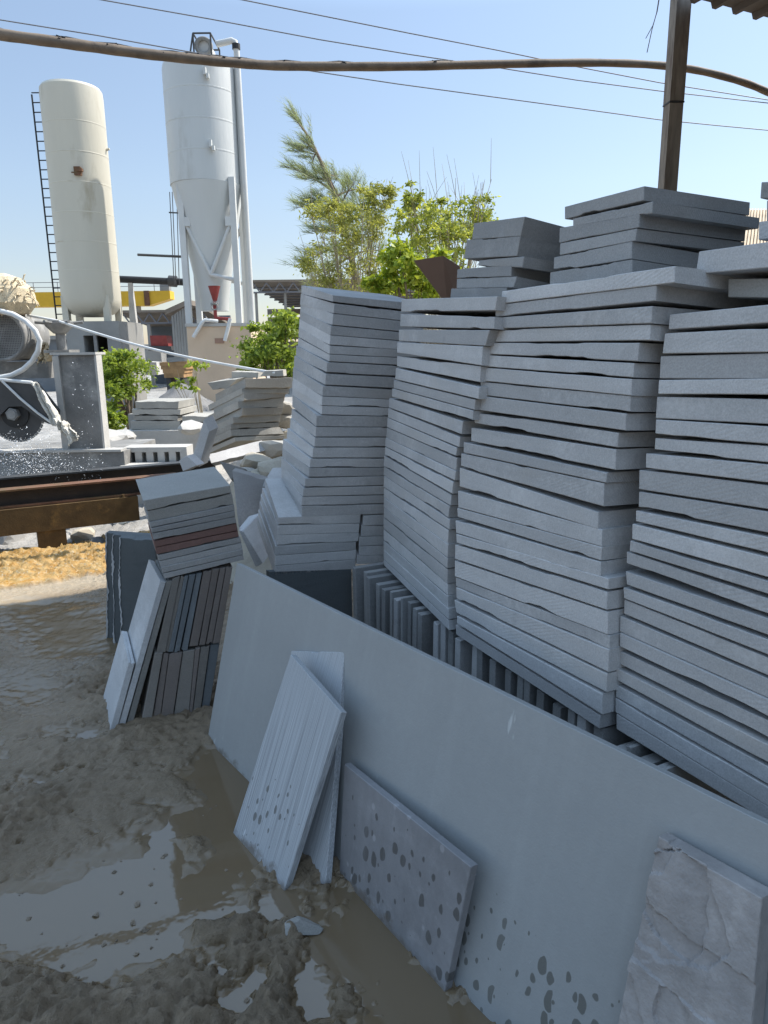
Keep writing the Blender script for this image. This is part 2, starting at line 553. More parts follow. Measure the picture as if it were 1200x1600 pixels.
# ================================================================== SETTING: ground, puddles
def ground_material():
    mt, t, b = newmat('yard_ground')
    g = G(t)
    v = g.vec(rnd=False)
    def attr(n):
        a = g.n('Attribute')
        a.attribute_name = n
        return a.outputs['Fac']
    n1, n2, n3 = g.noise(v, 2.5, 7), g.noise(v, 14, 6), g.noise(v, 60, 4)
    mud = g.mix(g.ramp(n1, [(0.35, 0.0), (0.65, 1.0)]), (0.185, 0.135, 0.082), (0.295, 0.222, 0.147))
    mud = g.mix(g.math('MULTIPLY', g.ramp(n2, [(0.4, 0.0), (0.6, 1.0)]), 0.5), mud, (0.195, 0.144, 0.09))
    mud = g.mix(attr('wet'), mud, (0.165, 0.118, 0.069))
    sand = g.mix(g.ramp(n2, [(0.35, 0.0), (0.65, 1.0)]), (0.40, 0.205, 0.035), (0.46, 0.31, 0.12))
    sand = g.mix(g.ramp(n3, [(0.58, 0.0), (0.66, 1.0)]), sand, (0.50, 0.42, 0.28))
    tan = (0.36, 0.29, 0.20)
    pale = g.mix(g.ramp(n1, [(0.35, 0.0), (0.65, 1.0)]), (0.25, 0.237, 0.215), (0.42, 0.40, 0.37))
    pale = g.mix(g.ramp(n2, [(0.5, 0.0), (0.62, 0.6)]), pale, (0.27, 0.25, 0.22))
    col = g.mix(attr('tan'), mud, tan)
    col = g.mix(attr('sand'), col, sand)
    col = g.mix(attr('pale'), col, pale)
    g.l(col, b.inputs['Base Color'])
    r = g.math('SUBTRACT', 0.62, g.math('MULTIPLY', attr('wet'), 0.5))
    r = g.math('ADD', r, g.math('MULTIPLY', g.math('SUBTRACT', n2, 0.5), 0.3))
    g.l(r, b.inputs['Roughness'])
    b.inputs['Specular IOR Level'].default_value = 0.5
    clod = g.noise(v, 46, 8, 0.75)
    h = g.math('ADD', g.math('MULTIPLY', clod, 1.6), g.math('ADD', n3, g.math('MULTIPLY', g.noise(v, 200, 3), 0.5)))
    h = g.math('MULTIPLY', h, g.math('SUBTRACT', 1.0, g.math('MULTIPLY', attr('wet'), 0.93)))
    g.bump(h, 0.85, 0.012, b)
    return mt

def axis(parts):
    out = []
    for a, b_, st in parts:
        out += list(np.arange(a, b_-1e-6, st))
    return np.array(out)
gx = axis([(-400, -60, 40), (-60, -14, 2), (-14, -4, 0.12), (-4, -2.1, 0.016), (-2.1, 0.9, 0.0095), (0.9, 1.9, 0.03), (1.9, 8, 0.1), (8, 40, 2), (40, 401, 40)])
gy = axis([(-60, -4, 4), (-4, 0.6, 0.1), (0.6, 0.9, 0.03), (0.9, 3.2, 0.0095), (3.2, 5.6, 0.014), (5.6, 16, 0.08), (16, 60, 1), (60, 601, 45)])
X, Y = np.meshgrid(gx, gy)
# where each patch of ground lies (measured off the photograph once, then fixed in the yard)
def to_px(X, Y, Z=0.0):
    dx, dy, dz = X, Y, Z-EYE
    d = np.maximum(0.05, dx*_f.x+dy*_f.y+dz*_f.z)
    return 600+FPX*(dx*_r.x+dy*_r.y+dz*_r.z)/d, 800-FPX*(dx*_u.x+dy*_u.y+dz*_u.z)/d
PX, PY = to_px(X, Y)
near = (Y > 0.3) & (np.abs(X) < 5) & (Y < 6)
def blobs(lst):
    o = np.zeros_like(X)
    for cx, cy, rx, ry in lst:
        o = np.maximum(o, np.exp(-(((PX-cx)/rx)**2+((PY-cy)/ry)**2)))
    return np.where(near, o, 0)
sa, sb = on_z(0, 930), on_z(165, 902)
sd = (sb-sa); sd.z = 0; sd.normalize()
sn = V((-sd.y, sd.x, 0))
dist = (X-sa.x)*sn.x+(Y-sa.y)*sn.y + 0.10*(fbm(X*3, Y*3, 4, 11)-0.5)
dB = (on_z(60, 866)-sa).dot(sn)

sst = lambda a, b_, x: np.clip((x-a)/(b_-a), 0, 1)**2*(3-2*np.clip((x-a)/(b_-a), 0, 1))
sand = sst(-0.01, 0.02, dist)*(1-sst(dB-0.03, dB+0.06, dist))
pale = np.maximum(sst(dB-0.03, dB+0.06, dist), sst(-3.1, -3.6, X+0.43*(Y-4.2)*0+0.4*(fbm(X, Y, 3, 5)-0.5)))
tan = sst(-0.42, -0.12, dist+0.06*(fbm(X*6, Y*6, 3, 3)-0.5))*(1-sand)
pud = blobs([(215, 1440, 150, 110), (100, 1470, 100, 60), (260, 1350, 45, 45), (335, 1400, 90, 70), (375, 1290, 60, 90), (430, 1420, 50, 40), (560, 1480, 110, 90),
             (640, 1560, 110, 70), (720, 1600, 90, 60), (485, 1570, 50, 60), (370, 1570, 40, 40), (345, 1200, 45, 40), (400, 1530, 30, 30)])
isl = blobs([(330, 1455, 80, 22), (400, 1505, 75, 40), (450, 1470, 50, 30), (430, 1580, 60, 30), (330, 1560, 40, 40), (300, 1345, 40, 30), (345, 1395, 40, 22), (290, 1510, 40, 20), (225, 1590, 200, 35)])
slick = blobs([(70, 985, 160, 60), (40, 1080, 90, 50)])
n_big = fbm(X*1.7, Y*1.7, 4, 21)-0.5
n_mid = fbm(X*9, Y*9, 5, 31, 0.6)-0.5
n_cl = 1-np.abs(2*fbm(X*14+n_mid*0.8, Y*14, 4, 41, 0.6)-1)*2      # ridged, clod-like
n_fine = fbm(X*38, Y*38, 4, 51, 0.6)-0.5
rough = np.clip(1-0.68*pud-0.85*slick+0.3*isl, 0.06, 1.2)
rgh2 = 0.35+1.0*sst(0.36, 0.62, fbm(X*1.3+9, Y*1.6, 3, 81))
n_sh = 2*(fbm(X*26+3*n_mid, Y*26, 4, 67, 0.62)-0.5)
n_vf = fbm(X*70, Y*70, 3, 57, 0.6)-0.5
Z = 0.021+0.026*n_big+rough*rgh2*(0.050*n_mid+0.018*n_cl+0.034*n_fine+0.014*n_vf-0.020*np.abs(n_sh)+0.006)-0.048*pud+0.016*isl-0.012*slick
# trampled hollows in the mud on the left
tr = np.maximum(0, fbm(X*3.1+4, Y*5.2, 3, 61)-0.55)
Z -= 0.12*tr*(1-pud)*(1-slick)*near
Z += 0.055*np.clip(sand, 0, 1)*(0.6+0.35*n_mid+0.35*n_fine+0.25*n_vf)
Z += pale*(0.02+0.03*n_mid+0.02*n_big)
Z = np.where((Y > 20) | (np.abs(X) > 14) | (Y < -4), 0.0, Z)
Z = np.where((X > 1.2) & (Y > 0) & (Y < 8), np.minimum(Z, 0.0), Z)
ground = setting(grid_obj('ground', X, Y, Z, ground_material()))
for nme, arr in (('sand', sand), ('pale', pale), ('tan', tan), ('wet', np.clip(0.38*(1.3-rgh2)*near+0.35*pud+0.9*slick-0.2*isl+1.1*(1-sst(0.002, 0.022, Z))*near, 0, 1))):
    a = ground.data.attributes.new(nme, 'FLOAT', 'POINT')
    a.data.foreach_set('value', np.ascontiguousarray(arr.reshape(-1).astype(np.float32)))

def water_material():
    mt, t, b = newmat('muddy_water')
    g = G(t)
    v = g.vec(rnd=False)
    n = g.noise(v, 2.0, 4)
    g.l(g.mix(n, (0.142, 0.10, 0.058), (0.17, 0.122, 0.073)), b.inputs['Base Color'])
    b.inputs['Roughness'].default_value = 0.04
    b.inputs['IOR'].default_value = 1.62
    b.inputs['Specular IOR Level'].default_value = 0.5
    g.bump(g.noise(v, 9, 3), 0.06, 0.01, b)
    return mt
wx, wy = np.meshgrid(np.linspace(-2.6, 1.0, 20), np.linspace(0.7, 3.0, 20))
setting(grid_obj('puddle', wx, wy, np.zeros_like(wx), water_material()))

# ================================================================== THE STACKS OF SLABS
GROUP = {}
def put_slab(q, bk, mat, label, group, seed, name='stone_slab', **kw):
    rnd = random.Random(seed)
    mb = slab_mesh(q, bk, rnd, **kw)
    return tag(mb.build(name, mat), label, 'stone slab', group)

BASEZ = 0.60
def front_plane(pl, pr, lean, z=BASEZ):
    a, b_ = on_z(*pl, z), on_z(*pr, z)
    d = b_-a; d.z = 0; d.normalize()
    back = V((-d.y, d.x, 0))
    if back.dot(a) < 0:
        back = -back
    n = back*math.cos(rad(lean))-V((0, 0, 1))*math.sin(rad(lean))
    return a, n, d, back
DEP = V((0.88, 0.47, -0.05)).normalized()

def run_stack(rows, plane, depth, descr, group, seed, mats=None, dep=DEP, jit=0.004, total=None, width=None, start=1, extra={}):
    a, n, d, back = plane
    rnd = random.Random(seed)
    N = total or len(rows)
    for i, (l1, l2, r1, r2) in enumerate(rows, start):
        j = rnd.uniform(-jit, jit)
        if i-start+1 < len(rows):              # most of the seam is stone lying on stone: bring the lower arris down to a hairline
            nl, nr = rows[i-start+1][0], rows[i-start+1][2]
            def toward(p_, q_, k):
                a_, b_ = cp(*p_), cp(*q_)
                return ('P', a_[0], a_[1]+max(0, b_[1]-a_[1])*max(0, k))
            l2, r2 = toward(l2, nl, rnd.uniform(-0.1, 0.5)), toward(r2, nr, rnd.uniform(-0.1, 0.5))
        pts = [on_plane(*cp(*q), a+n*j, n) for q in (l1, r1, r2, l2)]
        if width:
            e1, e2 = pts[1]-pts[0], pts[2]-pts[3]
            e = (e1.normalized()+e2.normalized())/2
            pts[1], pts[2] = pts[1]+e*(width-e1.length), pts[2]+e*(width-e1.length)
        D = dep*(depth+rnd.uniform(-0.02, 0.02))
        bk = [p+D+V((0, 0, e_)) for p, e_ in zip(pts, (0.006, 0.006, -0.004, -0.004))]
        mat = (mats or {}).get(i, M['stone'])
        lab = extra.get(i) or descr.format(ordinal(i, N))
        put_slab(pts, bk, mat, lab, group, seed*100+i, chips=2)

# second stack of the front row (narrow, behind the bare-branched tree)
A2 = [((225,105),(220,205),(1120,78),(1098,208)), ((215,245),(210,345),(1095,270),(1090,380)), ((200,390),(197,490),(1050,395),(1008,540)),
      ((185,510),(180,600),(985,548),(972,722)), ((182,640),(180,727),(965,735),(955,872)), ((170,750),(165,855),(950,930),(942,1040)),
      ((152,862),(150,935),(915,1048),(905,1142)), ((137,942),(133,1018),(895,1150),(890,1240)), ((110,1030),(105,1112),(798,1250),(785,1362))]
rows2 = [tuple(('A',)+p for p in r) for r in A2]
rows2 += [(('A',100,1127),('A',95,1210),('B',715,10),('B',707,95)), (('A',92,1217),('A',88,1302),('B',690,102),('B',682,174)), (('A',88,1310),('A',80,1402),('B',690,185),('B',682,280))]
B2 = [((115,20),(112,88),(680,290),(672,362)), ((112,95),(108,157),(660,376),(650,470)), ((105,165),(100,245),(645,483),(638,565)), ((103,255),(97,320),(630,572),(620,665)),
      ((103,327),(100,417),(630,678),(628,757)), ((103,422),(100,497),(622,768),(616,868)), ((102,502),(100,577),(618,880),(613,983)), ((102,582),(100,658),(614,993),(611,1070)),
      ((100,663),(100,750),(612,1080),(612,1193)), ((100,757),(100,845),(614,1200),(614,1285)), ((100,852),(100,922),(616,1294),(618,1390)), ((100,926),(100,995),(620,1400),(622,1480)),
      ((100,1000),(104,1050),(622,1492),(625,1572))]
rows2 += [tuple(('B',)+p for p in r) for r in B2]
PL2 = front_plane(cp('B', 104, 1050), cp('B', 625, 1572), 4.0)
run_stack(rows2, PL2, 0.55, 'grey slab, {} of the narrow stack left of the widest', 'slabs of the narrow front stack', 2,
          extra={9: 'blue-grey slab with its left end stepped, ninth from the top of the narrow stack'})

# third stack of the front row (the widest, corner facing the camera)
rows3 = [('C1',(505,330),(497,440),'D1',(972,78),(968,205)), ('C1',(445,462),(443,570),'D1',(828,228),(822,350)), ('C1',(430,580),(425,680),'D1',(795,392),(788,515)),
         ('C1',(385,695),(385,805),'D1',(782,535),(776,648)), ('C1',(355,815),(352,905),'D1',(692,678),(680,818)), ('C1',(335,930),(342,1035),'D1',(652,838),(645,940)),
         ('C1',(310,1045),(305,1168),'D1',(635,962),(628,1088)), ('C1',(303,1180),(305,1295),'D1',(625,1094),(620,1215)), ('C2',(280,-10),(285,115),'D1',(590,1232),(585,1360)),
         ('C2',(245,140),(250,245),'D1',(532,1382),(520,1495)), ('C2',(218,290),(216,412),'D2',(512,112),(505,262)), ('C2',(145,425),(145,523),'D2',(440,295),(432,372)),
         ('C2',(123,530),(120,653),'D2',(418,378),(412,535)), ('C2',(108,665),(108,800),'D2',(372,602),(370,732)), ('C2',(92,880),(95,1030),'D2',(402,740),(398,867)),
         ('C2',(85,1042),(90,1125),'D2',(400,873),(392,970)), ('C2',(68,1155),(75,1275),'D2',(392,992),(388,1110)), ('C2',(75,1285),(80,1358),'D2',(455,1122),(448,1202)),
         ('C3',(50,142),(50,238),'D2',(443,1225),(438,1352)), ('C3',(48,258),(48,372),'C3',(1152,630),(1148,788)), ('C3',(55,380),(58,437),'C3',(1165,800),(1162,892)),
         ('C3',(58,450),(60,530),'C3',(1160,900),(1152,1058)), ('C3',(45,542),(60,642),'C3',(1145,1075),(1140,1203)), ('C3',(64,655),(63,705),'C3',(1112,1218),(1108,1368)),
         ('C3',(53,720),(58,792),'C3',(1098,1377),(1088,1470))]
rows3 = [((a,)+b_, (a,)+c, (d,)+e, (d,)+f_) for a, b_, c, d, e, f_ in rows3]
PL3 = front_plane(cp('C3', 58, 792), cp('C3', 1088, 1470), 4.6)
run_stack(rows3, PL3, 0.55, 'grey slab, {} of the widest front stack', 'slabs of the widest front stack', 3, width=None,
          extra={1: 'blue-grey slab jutting out right, topmost of the widest stack in the front row'})

# fourth stack (nearest, running out of the picture)
E1 = [((245,275),(235,400),185,345), ((205,432),(185,597),378,587), ((170,622),(160,807),600,803), ((155,820),(148,937),812,935), ((140,960),(128,1132),985,1162),
      ((130,1150),(125,1267),1212,1337), ((125,1305),(118,1412),1365,1510)]
rows4 = [(('E1',)+a, ('E1',)+b_, ('E1',1067,c), ('E1',1067,d)) for a, b_, c, d in E1]
rows4 += [(('E1',48,1432),('E1',45,1552),('E1',1067,1520),('E2',1200,160))]
E2r = [((270,65),(268,192),175,348), ((268,222),(265,332),362,512), ((245,358),(245,432),540,668), ((220,455),(218,562),690,832), ((205,575),(200,647),870,957), ((180,655),(178,732),985,1112),
       ((172,790),(180,892),1140,1247), ((155,912),(160,987),1275,1407), ((162,1000),(160,1102),1422,1548)]
rows4 += [(('E2',)+a, ('E2',)+b_, ('E2',1200,c), ('E2',1200,d)) for a, b_, c, d in E2r]
rows4 += [(('E2',132,1118),('E2',130,1227),('E3',1200,375),('E3',1200,508)), (('E3',130,40),('E3',130,132),('E3',1200,520),('E3',1200,648))]
E3r = [((125,168),(125,237),660,803), ((95,290),(115,382),835,988), ((103,412),(100,492),1000,1137), ((97,510),(98,612),1150,1297), ((105,622),(105,735),1305,1398)]
rows4 += [(('E3',)+a, ('E3',)+b_, ('E3',1200,c), ('E3',1200,d)) for a, b_, c, d in E3r]
PL4 = front_plane(cp('E3', 105, 735), cp('E3', 1200, 1398), 4.6)
run_stack(rows4, PL4, 0.55, 'grey slab, {} of the stack nearest the camera', 'slabs of the nearest front stack', 4, width=0.80,
          extra={1: 'blue-grey slab with crumbled lower edge, topmost of the stack nearest the camera'})

# slabs laid on top, set back from the front row
def set_back(plane, k):
    a, n, d, back = plane
    return (a+n*k, n, d, back)
def extend(P, d, px):                 # how far from P along d until it stands over the column px
    lo, hi = 0.0, 3.0
    for _ in range(40):
        mid = (lo+hi)/2
        q = P+d*mid-EYEP
        x = 600+FPX*q.dot(_r)/q.dot(_f)
        lo, hi = (mid, hi) if x < px else (lo, mid)
    return lo
def top_pile(rows, plane, descr, group, seed, mats=None, dmax=0.5):
    a, n, d, back = plane
    for i, (L1, L2, C1_, C2_, R1) in enumerate(rows, 1):
        pts = [on_plane(*cp('R', *q), a, n) for q in (L1, C1_, C2_, L2)]
        # the right face: turned so that its top edge runs towards the measured far corner
        best = None
        for tilt in range(-14, 15):
            dd = V((0.876, 0.48, tilt*0.01)).normalized()
            t = extend(pts[1], dd, cp('R', *R1)[0])
            q = pts[1]+dd*t-EYEP
            y = 800-FPX*q.dot(_u)/q.dot(_f)
            e = abs(y-cp('R', *R1)[1])
            if best is None or e < best[0]:
                best = (e, dd, t)
        D = best[1]*min(dmax, max(0.2, best[2]))
        put_slab(pts, [p+D for p in pts], (mats or {}).get(i, M['stone_dark']), descr.format(ordinal(i, len(rows))), group, seed*100+i)
top_pile([((437,295),(437,342),(735,218),(733,271),(1132,280)), ((468,340),(468,371),(768,275),(765,320),(1168,335)), ((418,375),(416,431),(718,320),(715,373),(1116,375)),
          ((420,433),(418,477),(708,377),(702,422),(1112,428)), ((397,485),(395,536),(690,425),(688,490),(1100,500)), ((383,541),(380,600),(690,493),(690,560),(1095,560)),
          ((390,604),(388,650),(700,564),(700,615),(1100,620))],
         set_back(PL3, 0.15), 'dark slab, {} of the raised pile by the post', 'slabs of the raised pile by the post', 5)
top_pile([((97,357),(90,418),(288,332),(272,405),(450,375)), ((70,420),(60,490),(272,406),(258,480),(432,440)), ((118,495),(112,518),(285,482),(278,522),(420,505)), ((35,530),(33,563),(238,512),(236,556),(410,545)),
          ((33,566),(32,601),(258,557),(245,597),(420,590)), ((12,602),(8,640),(220,598),(215,640),(400,630))],
         set_back(PL2, 0.12), 'dark slab, {} of the raised pile by the brown board', 'slabs of the small raised pile', 6)
def right_piece(L1, L2, R1, R2, k, mat, label, width, seed, depth=0.45):
    a, n, d, back = set_back(PL4, k)
    pts = [on_plane(*cp('F', *q), a, n) for q in (L1, R1, R2, L2)]
    e1, e2 = pts[1]-pts[0], pts[2]-pts[3]
    e = (e1.normalized()+e2.normalized())/2
    pts[1], pts[2] = pts[1]+e*(width-e1.length), pts[2]+e*(width-e1.length)
    put_slab(pts, [p+DEP*depth for p in pts], mat, label, 'slabs laid on the nearest stack', seed)
right_piece((735,937),(732,1090),(1067,935),(1067,1095), 0.10, M['stone_warm'], 'short pale slab wedged under the overhanging slab on the nearest stack', 0.45, 71)
right_piece((490,710),(462,897),(1067,612),(1067,862), 0.06, M['stone'], 'thick grey slab overhanging the top of the nearest stack', 0.70, 72)
right_piece((990,462),(985,612),(1067,455),(1067,600), 0.22, M['stone'], 'lowest small slab standing on the thick overhanging slab', 0.4, 73, 0.3)
right_piece((1055,285),(1053,455),(1067,285),(1067,448), 0.22, M['stone_dark'], 'middle small slab standing on the thick overhanging slab', 0.36, 74, 0.3)
right_piece((1010,130),(1000,265),(1067,122),(1067,275), 0.22, M['stone_dark'], 'uppermost small slab at the picture edge over the thick slab', 0.4, 75, 0.3)

# first stack of the front row (farthest, turned away and leaning)
a1 = on_z(430, 890, BASEZ)
d1 = V((0.85, 0.526, 0)); n1v = V((-0.526, 0.85, 0))
DP1 = 0.34
def far_stack(rows, descr, group, seed, extra={}, left=True):
    for i, (c, L1, L2, C1_, C2_, R1, R2) in enumerate(rows, 1):
        f = lambda q: q if isinstance(q[0], str) else (c,)+q
        pts = [on_plane(*cp(*f(q)), a1, n1v) for q in (C1_, R1, R2, C2_)]
        if group != 'six slabs under the farthest stack':
            ex = (pts[1]-pts[0]).normalized()*0.14
            pts[1] += ex
            pts[2] += ex
        bl1 = on_plane(*cp(*f(L1)), a1+n1v*DP1, n1v)
        off = bl1-pts[0]
        bk = [p+off+V((0, 0, e_)) for p, e_ in zip(pts, (0.006, 0.006, -0.004, -0.004))]
        put_slab(pts, bk, M['stone'], extra.get(i) or descr.format(ordinal(i, len(rows))), group, seed*100+i)
r1 = [('G1',(355,40),(350,95),(600,105),(600,157),(1140,160),(1135,222)), ('G1',(350,105),(348,170),(612,172),(605,247),(1125,232),(1120,302)), ('G1',(350,175),(345,230),(603,252),(595,338),(1115,306),(1112,387)),
      ('G1',(345,240),(340,300),(585,345),(580,417),(1112,395),(1110,457)), ('G1',(340,305),(337,360),(580,420),(575,493),(1108,465),(1105,527)), ('G1',(335,365),(335,420),(575,500),(572,565),(1100,530),(1098,591)),
      ('G1',(330,450),(325,500),(575,570),(572,623),(1095,594),(1090,652)), ('G1',(315,510),(310,575),(555,630),(550,712),(1088,660),(1085,735)), ('G1',(300,590),(298,670),(545,722),(540,806),(1082,750),(1075,832)),
      ('G1',(290,680),(285,750),(522,815),(518,893),(1055,845),(1050,918)), ('G1',(287,760),(285,815),(518,898),(512,967),(1045,921),(1035,984)), ('G1',(285,820),(283,880),(515,972),(512,1038),(1035,988),(1030,1052)),
      ('G1',(285,890),(283,950),(472,1045),(470,1132),(1025,1056),(1022,1135)), ('G1',(280,1005),(275,1070),(468,1137),(465,1212),(1022,1140),(1018,1212)), ('G2',(270,-75),(265,-10),(462,70),(455,140),(1010,70),(1008,143)),
      ('G2',(245,5),(243,80),(445,148),(440,226),(1008,148),(1000,227)), ('G2',(212,88),(210,150),(425,236),(420,302),(998,232),(995,302)), ('G2',(207,158),(205,225),(415,306),(412,376),(995,305),(992,366)),
      ('G2',(200,232),(198,290),(385,388),(380,458),(992,370),(990,442)), ('G2',(200,290),(198,340),(370,464),(365,528),(988,447),(985,516)), ('G2',(201,345),(205,390),(358,533),(355,598),(982,521),(980,587)),
      ('G2',(206,398),(212,440),(358,603),(360,688),(985,592),(983,662))]
far_stack(r1, 'grey slab, {} of the leaning stack farthest away', 'slabs of the farthest leaning stack', 11)
r1b = [('G2',(72,398),(70,455),(175,692),(172,752),(818,672),(812,738)), ('G2',(48,470),(45,530),(172,758),(168,830),(810,742),(805,810)), ('G2',(38,520),(36,580),(170,833),(165,908),(805,813),(800,880)),
       ('G2',(28,575),(26,640),(152,918),(150,988),(783,882),(780,947)), ('G2',(18,640),(16,700),(150,994),(148,1068),(783,950),(780,1018)), ('G2',(12,700),(10,770),(150,1074),(148,1142),(780,1021),(778,1097))]
far_stack(r1b, 'dark-ended slab, {} of the six under the farthest leaning stack', 'six slabs under the farthest stack', 12)
r1c = [('G2',(700,440),(700,500),(840,682),(835,757),(1002,674),(1002,752)), ('G2',(690,500),(690,560),(825,762),(820,840),(1002,757),(1002,835)), ('G2',(680,580),(680,640),(808,848),(805,917),(1002,838),(1002,910)),
       ('G2',(680,640),(680,700),(808,922),(805,992),(1002,914),(1002,985)), ('G2',(670,700),(670,780),(788,995),(785,1057),(1002,989),(1002,1056))]
far_stack(r1c, 'short slab, {} of the five beside the narrow front stack', 'five short slabs behind the narrow stack', 13)

# ------------------------------------------------------------------ tiles standing on edge under the front row
tp = front_plane(cp('T', 155, 105), cp('T', 960, 640), 0.0, BASEZ-0.015)
starts = [(128,95),(155,105),(175,125),(203,148),(225,165),(258,178),(275,182),(303,205),(315,225),(340,250),(365,292),(412,308),(443,322),(470,335),(500,360),(552,380),(585,402),(635,430),(693,468),(723,490),(757,515),(790,548),(852,578),(914,608),(960,640),(1015,690),(1095,700),(1148,745),(1180,765),(1260,800)]
a, n, d, back = tp
rnd = random.Random(99)
for i, (x, y) in enumerate(starts):
    P = on_plane(*cp('T', x, y), a, n)
    s = (P-a).dot(d)
    s2 = (on_plane(*cp('T', *(starts[i+1] if i+1 < len(starts) else (x+40, y+20))), a, n)-a).dot(d)
    th = min(0.034, max(0.014, (s2-s)*rnd.uniform(0.5, 0.72)))
    zt = BASEZ-0.006-rnd.uniform(0.0, 0.03)
    o = a+d*s+back*rnd.uniform(-0.012, 0.012)
    lean = d*rnd.uniform(-0.01, 0.02)
    fq = [V((o.x, o.y, zt))+lean, V((o.x, o.y, zt))+lean+d*th, V((o.x, o.y, 0.0))+d*th, V((o.x, o.y, 0.0))]
    mb = slab_mesh(fq, [p+back*0.5 for p in fq], rnd, 3, 10, rag=0.0008)
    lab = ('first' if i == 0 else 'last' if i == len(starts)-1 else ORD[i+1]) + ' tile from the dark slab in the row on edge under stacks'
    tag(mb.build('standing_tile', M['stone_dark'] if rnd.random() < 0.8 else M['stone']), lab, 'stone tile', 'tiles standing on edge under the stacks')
q = [on_plane(px, py, a1, n1v) for px, py in ((420, 893), (549, 889), (549, 960), (420, 960))]
q = [V((q[0].x, q[0].y, q[0].z)), q[1], V((q[1].x, q[1].y, 0)), V((q[0].x, q[0].y, 0))]
tag(panel(q, 0.03, rnd, rag=0.0006).build('standing_tile', M['stone_slate']), 'dark slab standing broadside under the farthest leaning stack', 'stone tile', 'tiles standing on edge under the stacks')
q2 = [p+n1v*0.26 for p in q]

# ================================================================== THE BIG BOARD AND THE TILES LEANING ON IT
def wet_stone(name, base, spots, region, var=0.06, rough=0.7, lines=0.0, lightspots=0.0, bumpd=0.0012, mottled=0.0, spotscale=17, drips=0.22):
    """a slab face in its own axes (x along, z up): splashed dark wet spots inside region = (x0, x1, z0, z1)"""
    mt, t, b = newmat(name)
    g = G(t)
    v = g.vec(rnd=False)
    n1, n2 = g.noise(v, 3, 6), g.noise(v, 45, 5)
    col = g.mix(g.ramp(n1, [(0.3, 0.0), (0.7, 1.0)]), sc(base, 1-var), sc(base, 1+var))
    col = g.mix(g.ramp(n2, [(0.35, 0.25), (0.65, 0.0)]), col, sc(base, 0.85))
    if mottled:
        nm = g.noise(v, 5.5, 8, 0.7)
        col = g.mix(g.ramp(nm, [(0.45, 0.0), (0.62, mottled)]), col, sc(base, 0.62))
        nm2 = g.noise(v, 9, 8, 0.7)
        col = g.mix(g.ramp(nm2, [(0.55, 0.0), (0.7, mottled)]), col, sc(base, 1.5))
    h = g.noise(v, 150, 4)
    if lines:
        wv = g.vec((1, 1, 0.004), rnd=False)
        nl = g.noise(wv, 430, 3, 0.6)
        col = g.mix(g.math('MULTIPLY', g.ramp(nl, [(0.42, 0.0), (0.58, 1.0)]), lines), sc(base, 0.8), sc(base, 1.35))
        h = g.math('ADD', g.math('MULTIPLY', nl, 2.0), h)
    # pale pecks and scratches
    vs = g.vec((1, 1, 0.25), rnd=False)
    col = g.mix(g.ramp(g.noise(vs, 26, 3), [(0.70, 0.0), (0.76, 0.55)]), col, sc(base, 1.9))
    if lightspots:
        vo = g.n('TexVoronoi')
        vo.inputs['Scale'].default_value = 16
        g.l(g.vec((1, 1, 0.8), rnd=False), vo.inputs['Vector'])
        col = g.mix(g.math('MULTIPLY', g.ramp(vo.outputs['Distance'], [(0.10, 1.0), (0.16, 0.0)]), lightspots), col, sc(base, 2.1))
    if spots:
        vo = g.n('TexVoronoi', voronoi_dimensions='2D')
        vo.inputs['Scale'].default_value = spotscale
        vo.inputs['Randomness'].default_value = 1.0
        nz = g.n('TexNoise')
        nz.inputs['Scale'].default_value = 30
        vz = g.vec((1.0, 0.0, 0.62), rnd=False)
        g.l(vz, nz.inputs['Vector'])
        vm = g.n('VectorMath', operation='MULTIPLY_ADD')
        g.l(nz.outputs['Color'], vm.inputs[0])
        vm.inputs[1].default_value = (0.018, 0.0, 0.018)
        g.l(vz, vm.inputs[2])
        sw = g.n('SeparateXYZ')
        g.l(vm.outputs[0], sw.inputs[0])
        cw = g.n('CombineXYZ')
        g.l(sw.outputs['X'], cw.inputs['X'])
        g.l(sw.outputs['Z'], cw.inputs['Y'])
        g.l(cw.outputs[0], vo.inputs['Vector'])
        sx = g.n('SeparateXYZ')
        g.l(vo.outputs['Color'], sx.inputs[0])
        tc = g.n('TexCoord')
        so_ = g.n('SeparateXYZ')
        g.l(tc.outputs['Object'], so_.inputs[0])
        def band(o, lo, hi, soft):
            mr = g.n('MapRange', clamp=True)
            mr.inputs['From Min'].default_value = lo-soft
            mr.inputs['From Max'].default_value = lo+soft
            g.l(o, mr.inputs['Value'])
            mr2 = g.n('MapRange', clamp=True)
            mr2.inputs['From Min'].default_value = hi+soft
            mr2.inputs['From Max'].default_value = hi-soft
            g.l(o, mr2.inputs['Value'])
            return g.math('MULTIPLY', mr.outputs[0], mr2.outputs[0])
        reg = g.math('MULTIPLY', band(so_.outputs['X'], region[0], region[1], 0.06), band(so_.outputs['Z'], region[2], region[3], 0.05))
        size = g.math('MULTIPLY', g.math('SUBTRACT', g.math('MULTIPLY', sx.outputs['X'], 1.0), 1-spots), 0.38)
        size = g.math('MULTIPLY', size, reg)
        wet = g.ramp(g.math('SUBTRACT', size, vo.outputs['Distance']), [(0.0, 0.0), (0.03, 1.0)])
        col = g.mix(g.math('MULTIPLY', wet, 0.9), col, (base[0]*0.42, base[1]*0.41, base[2]*0.38))
        g.l(g.math('SUBTRACT', rough, g.math('MULTIPLY', wet, 0.25)), b.inputs['Roughness'])
    else:
        b.inputs['Roughness'].default_value = rough
    # mud splashed up from the ground along the foot, and faint drips of slurry dust
    tcf = g.n('TexCoord')
    sf = g.n('SeparateXYZ')
    g.l(tcf.outputs['Object'], sf.inputs[0])
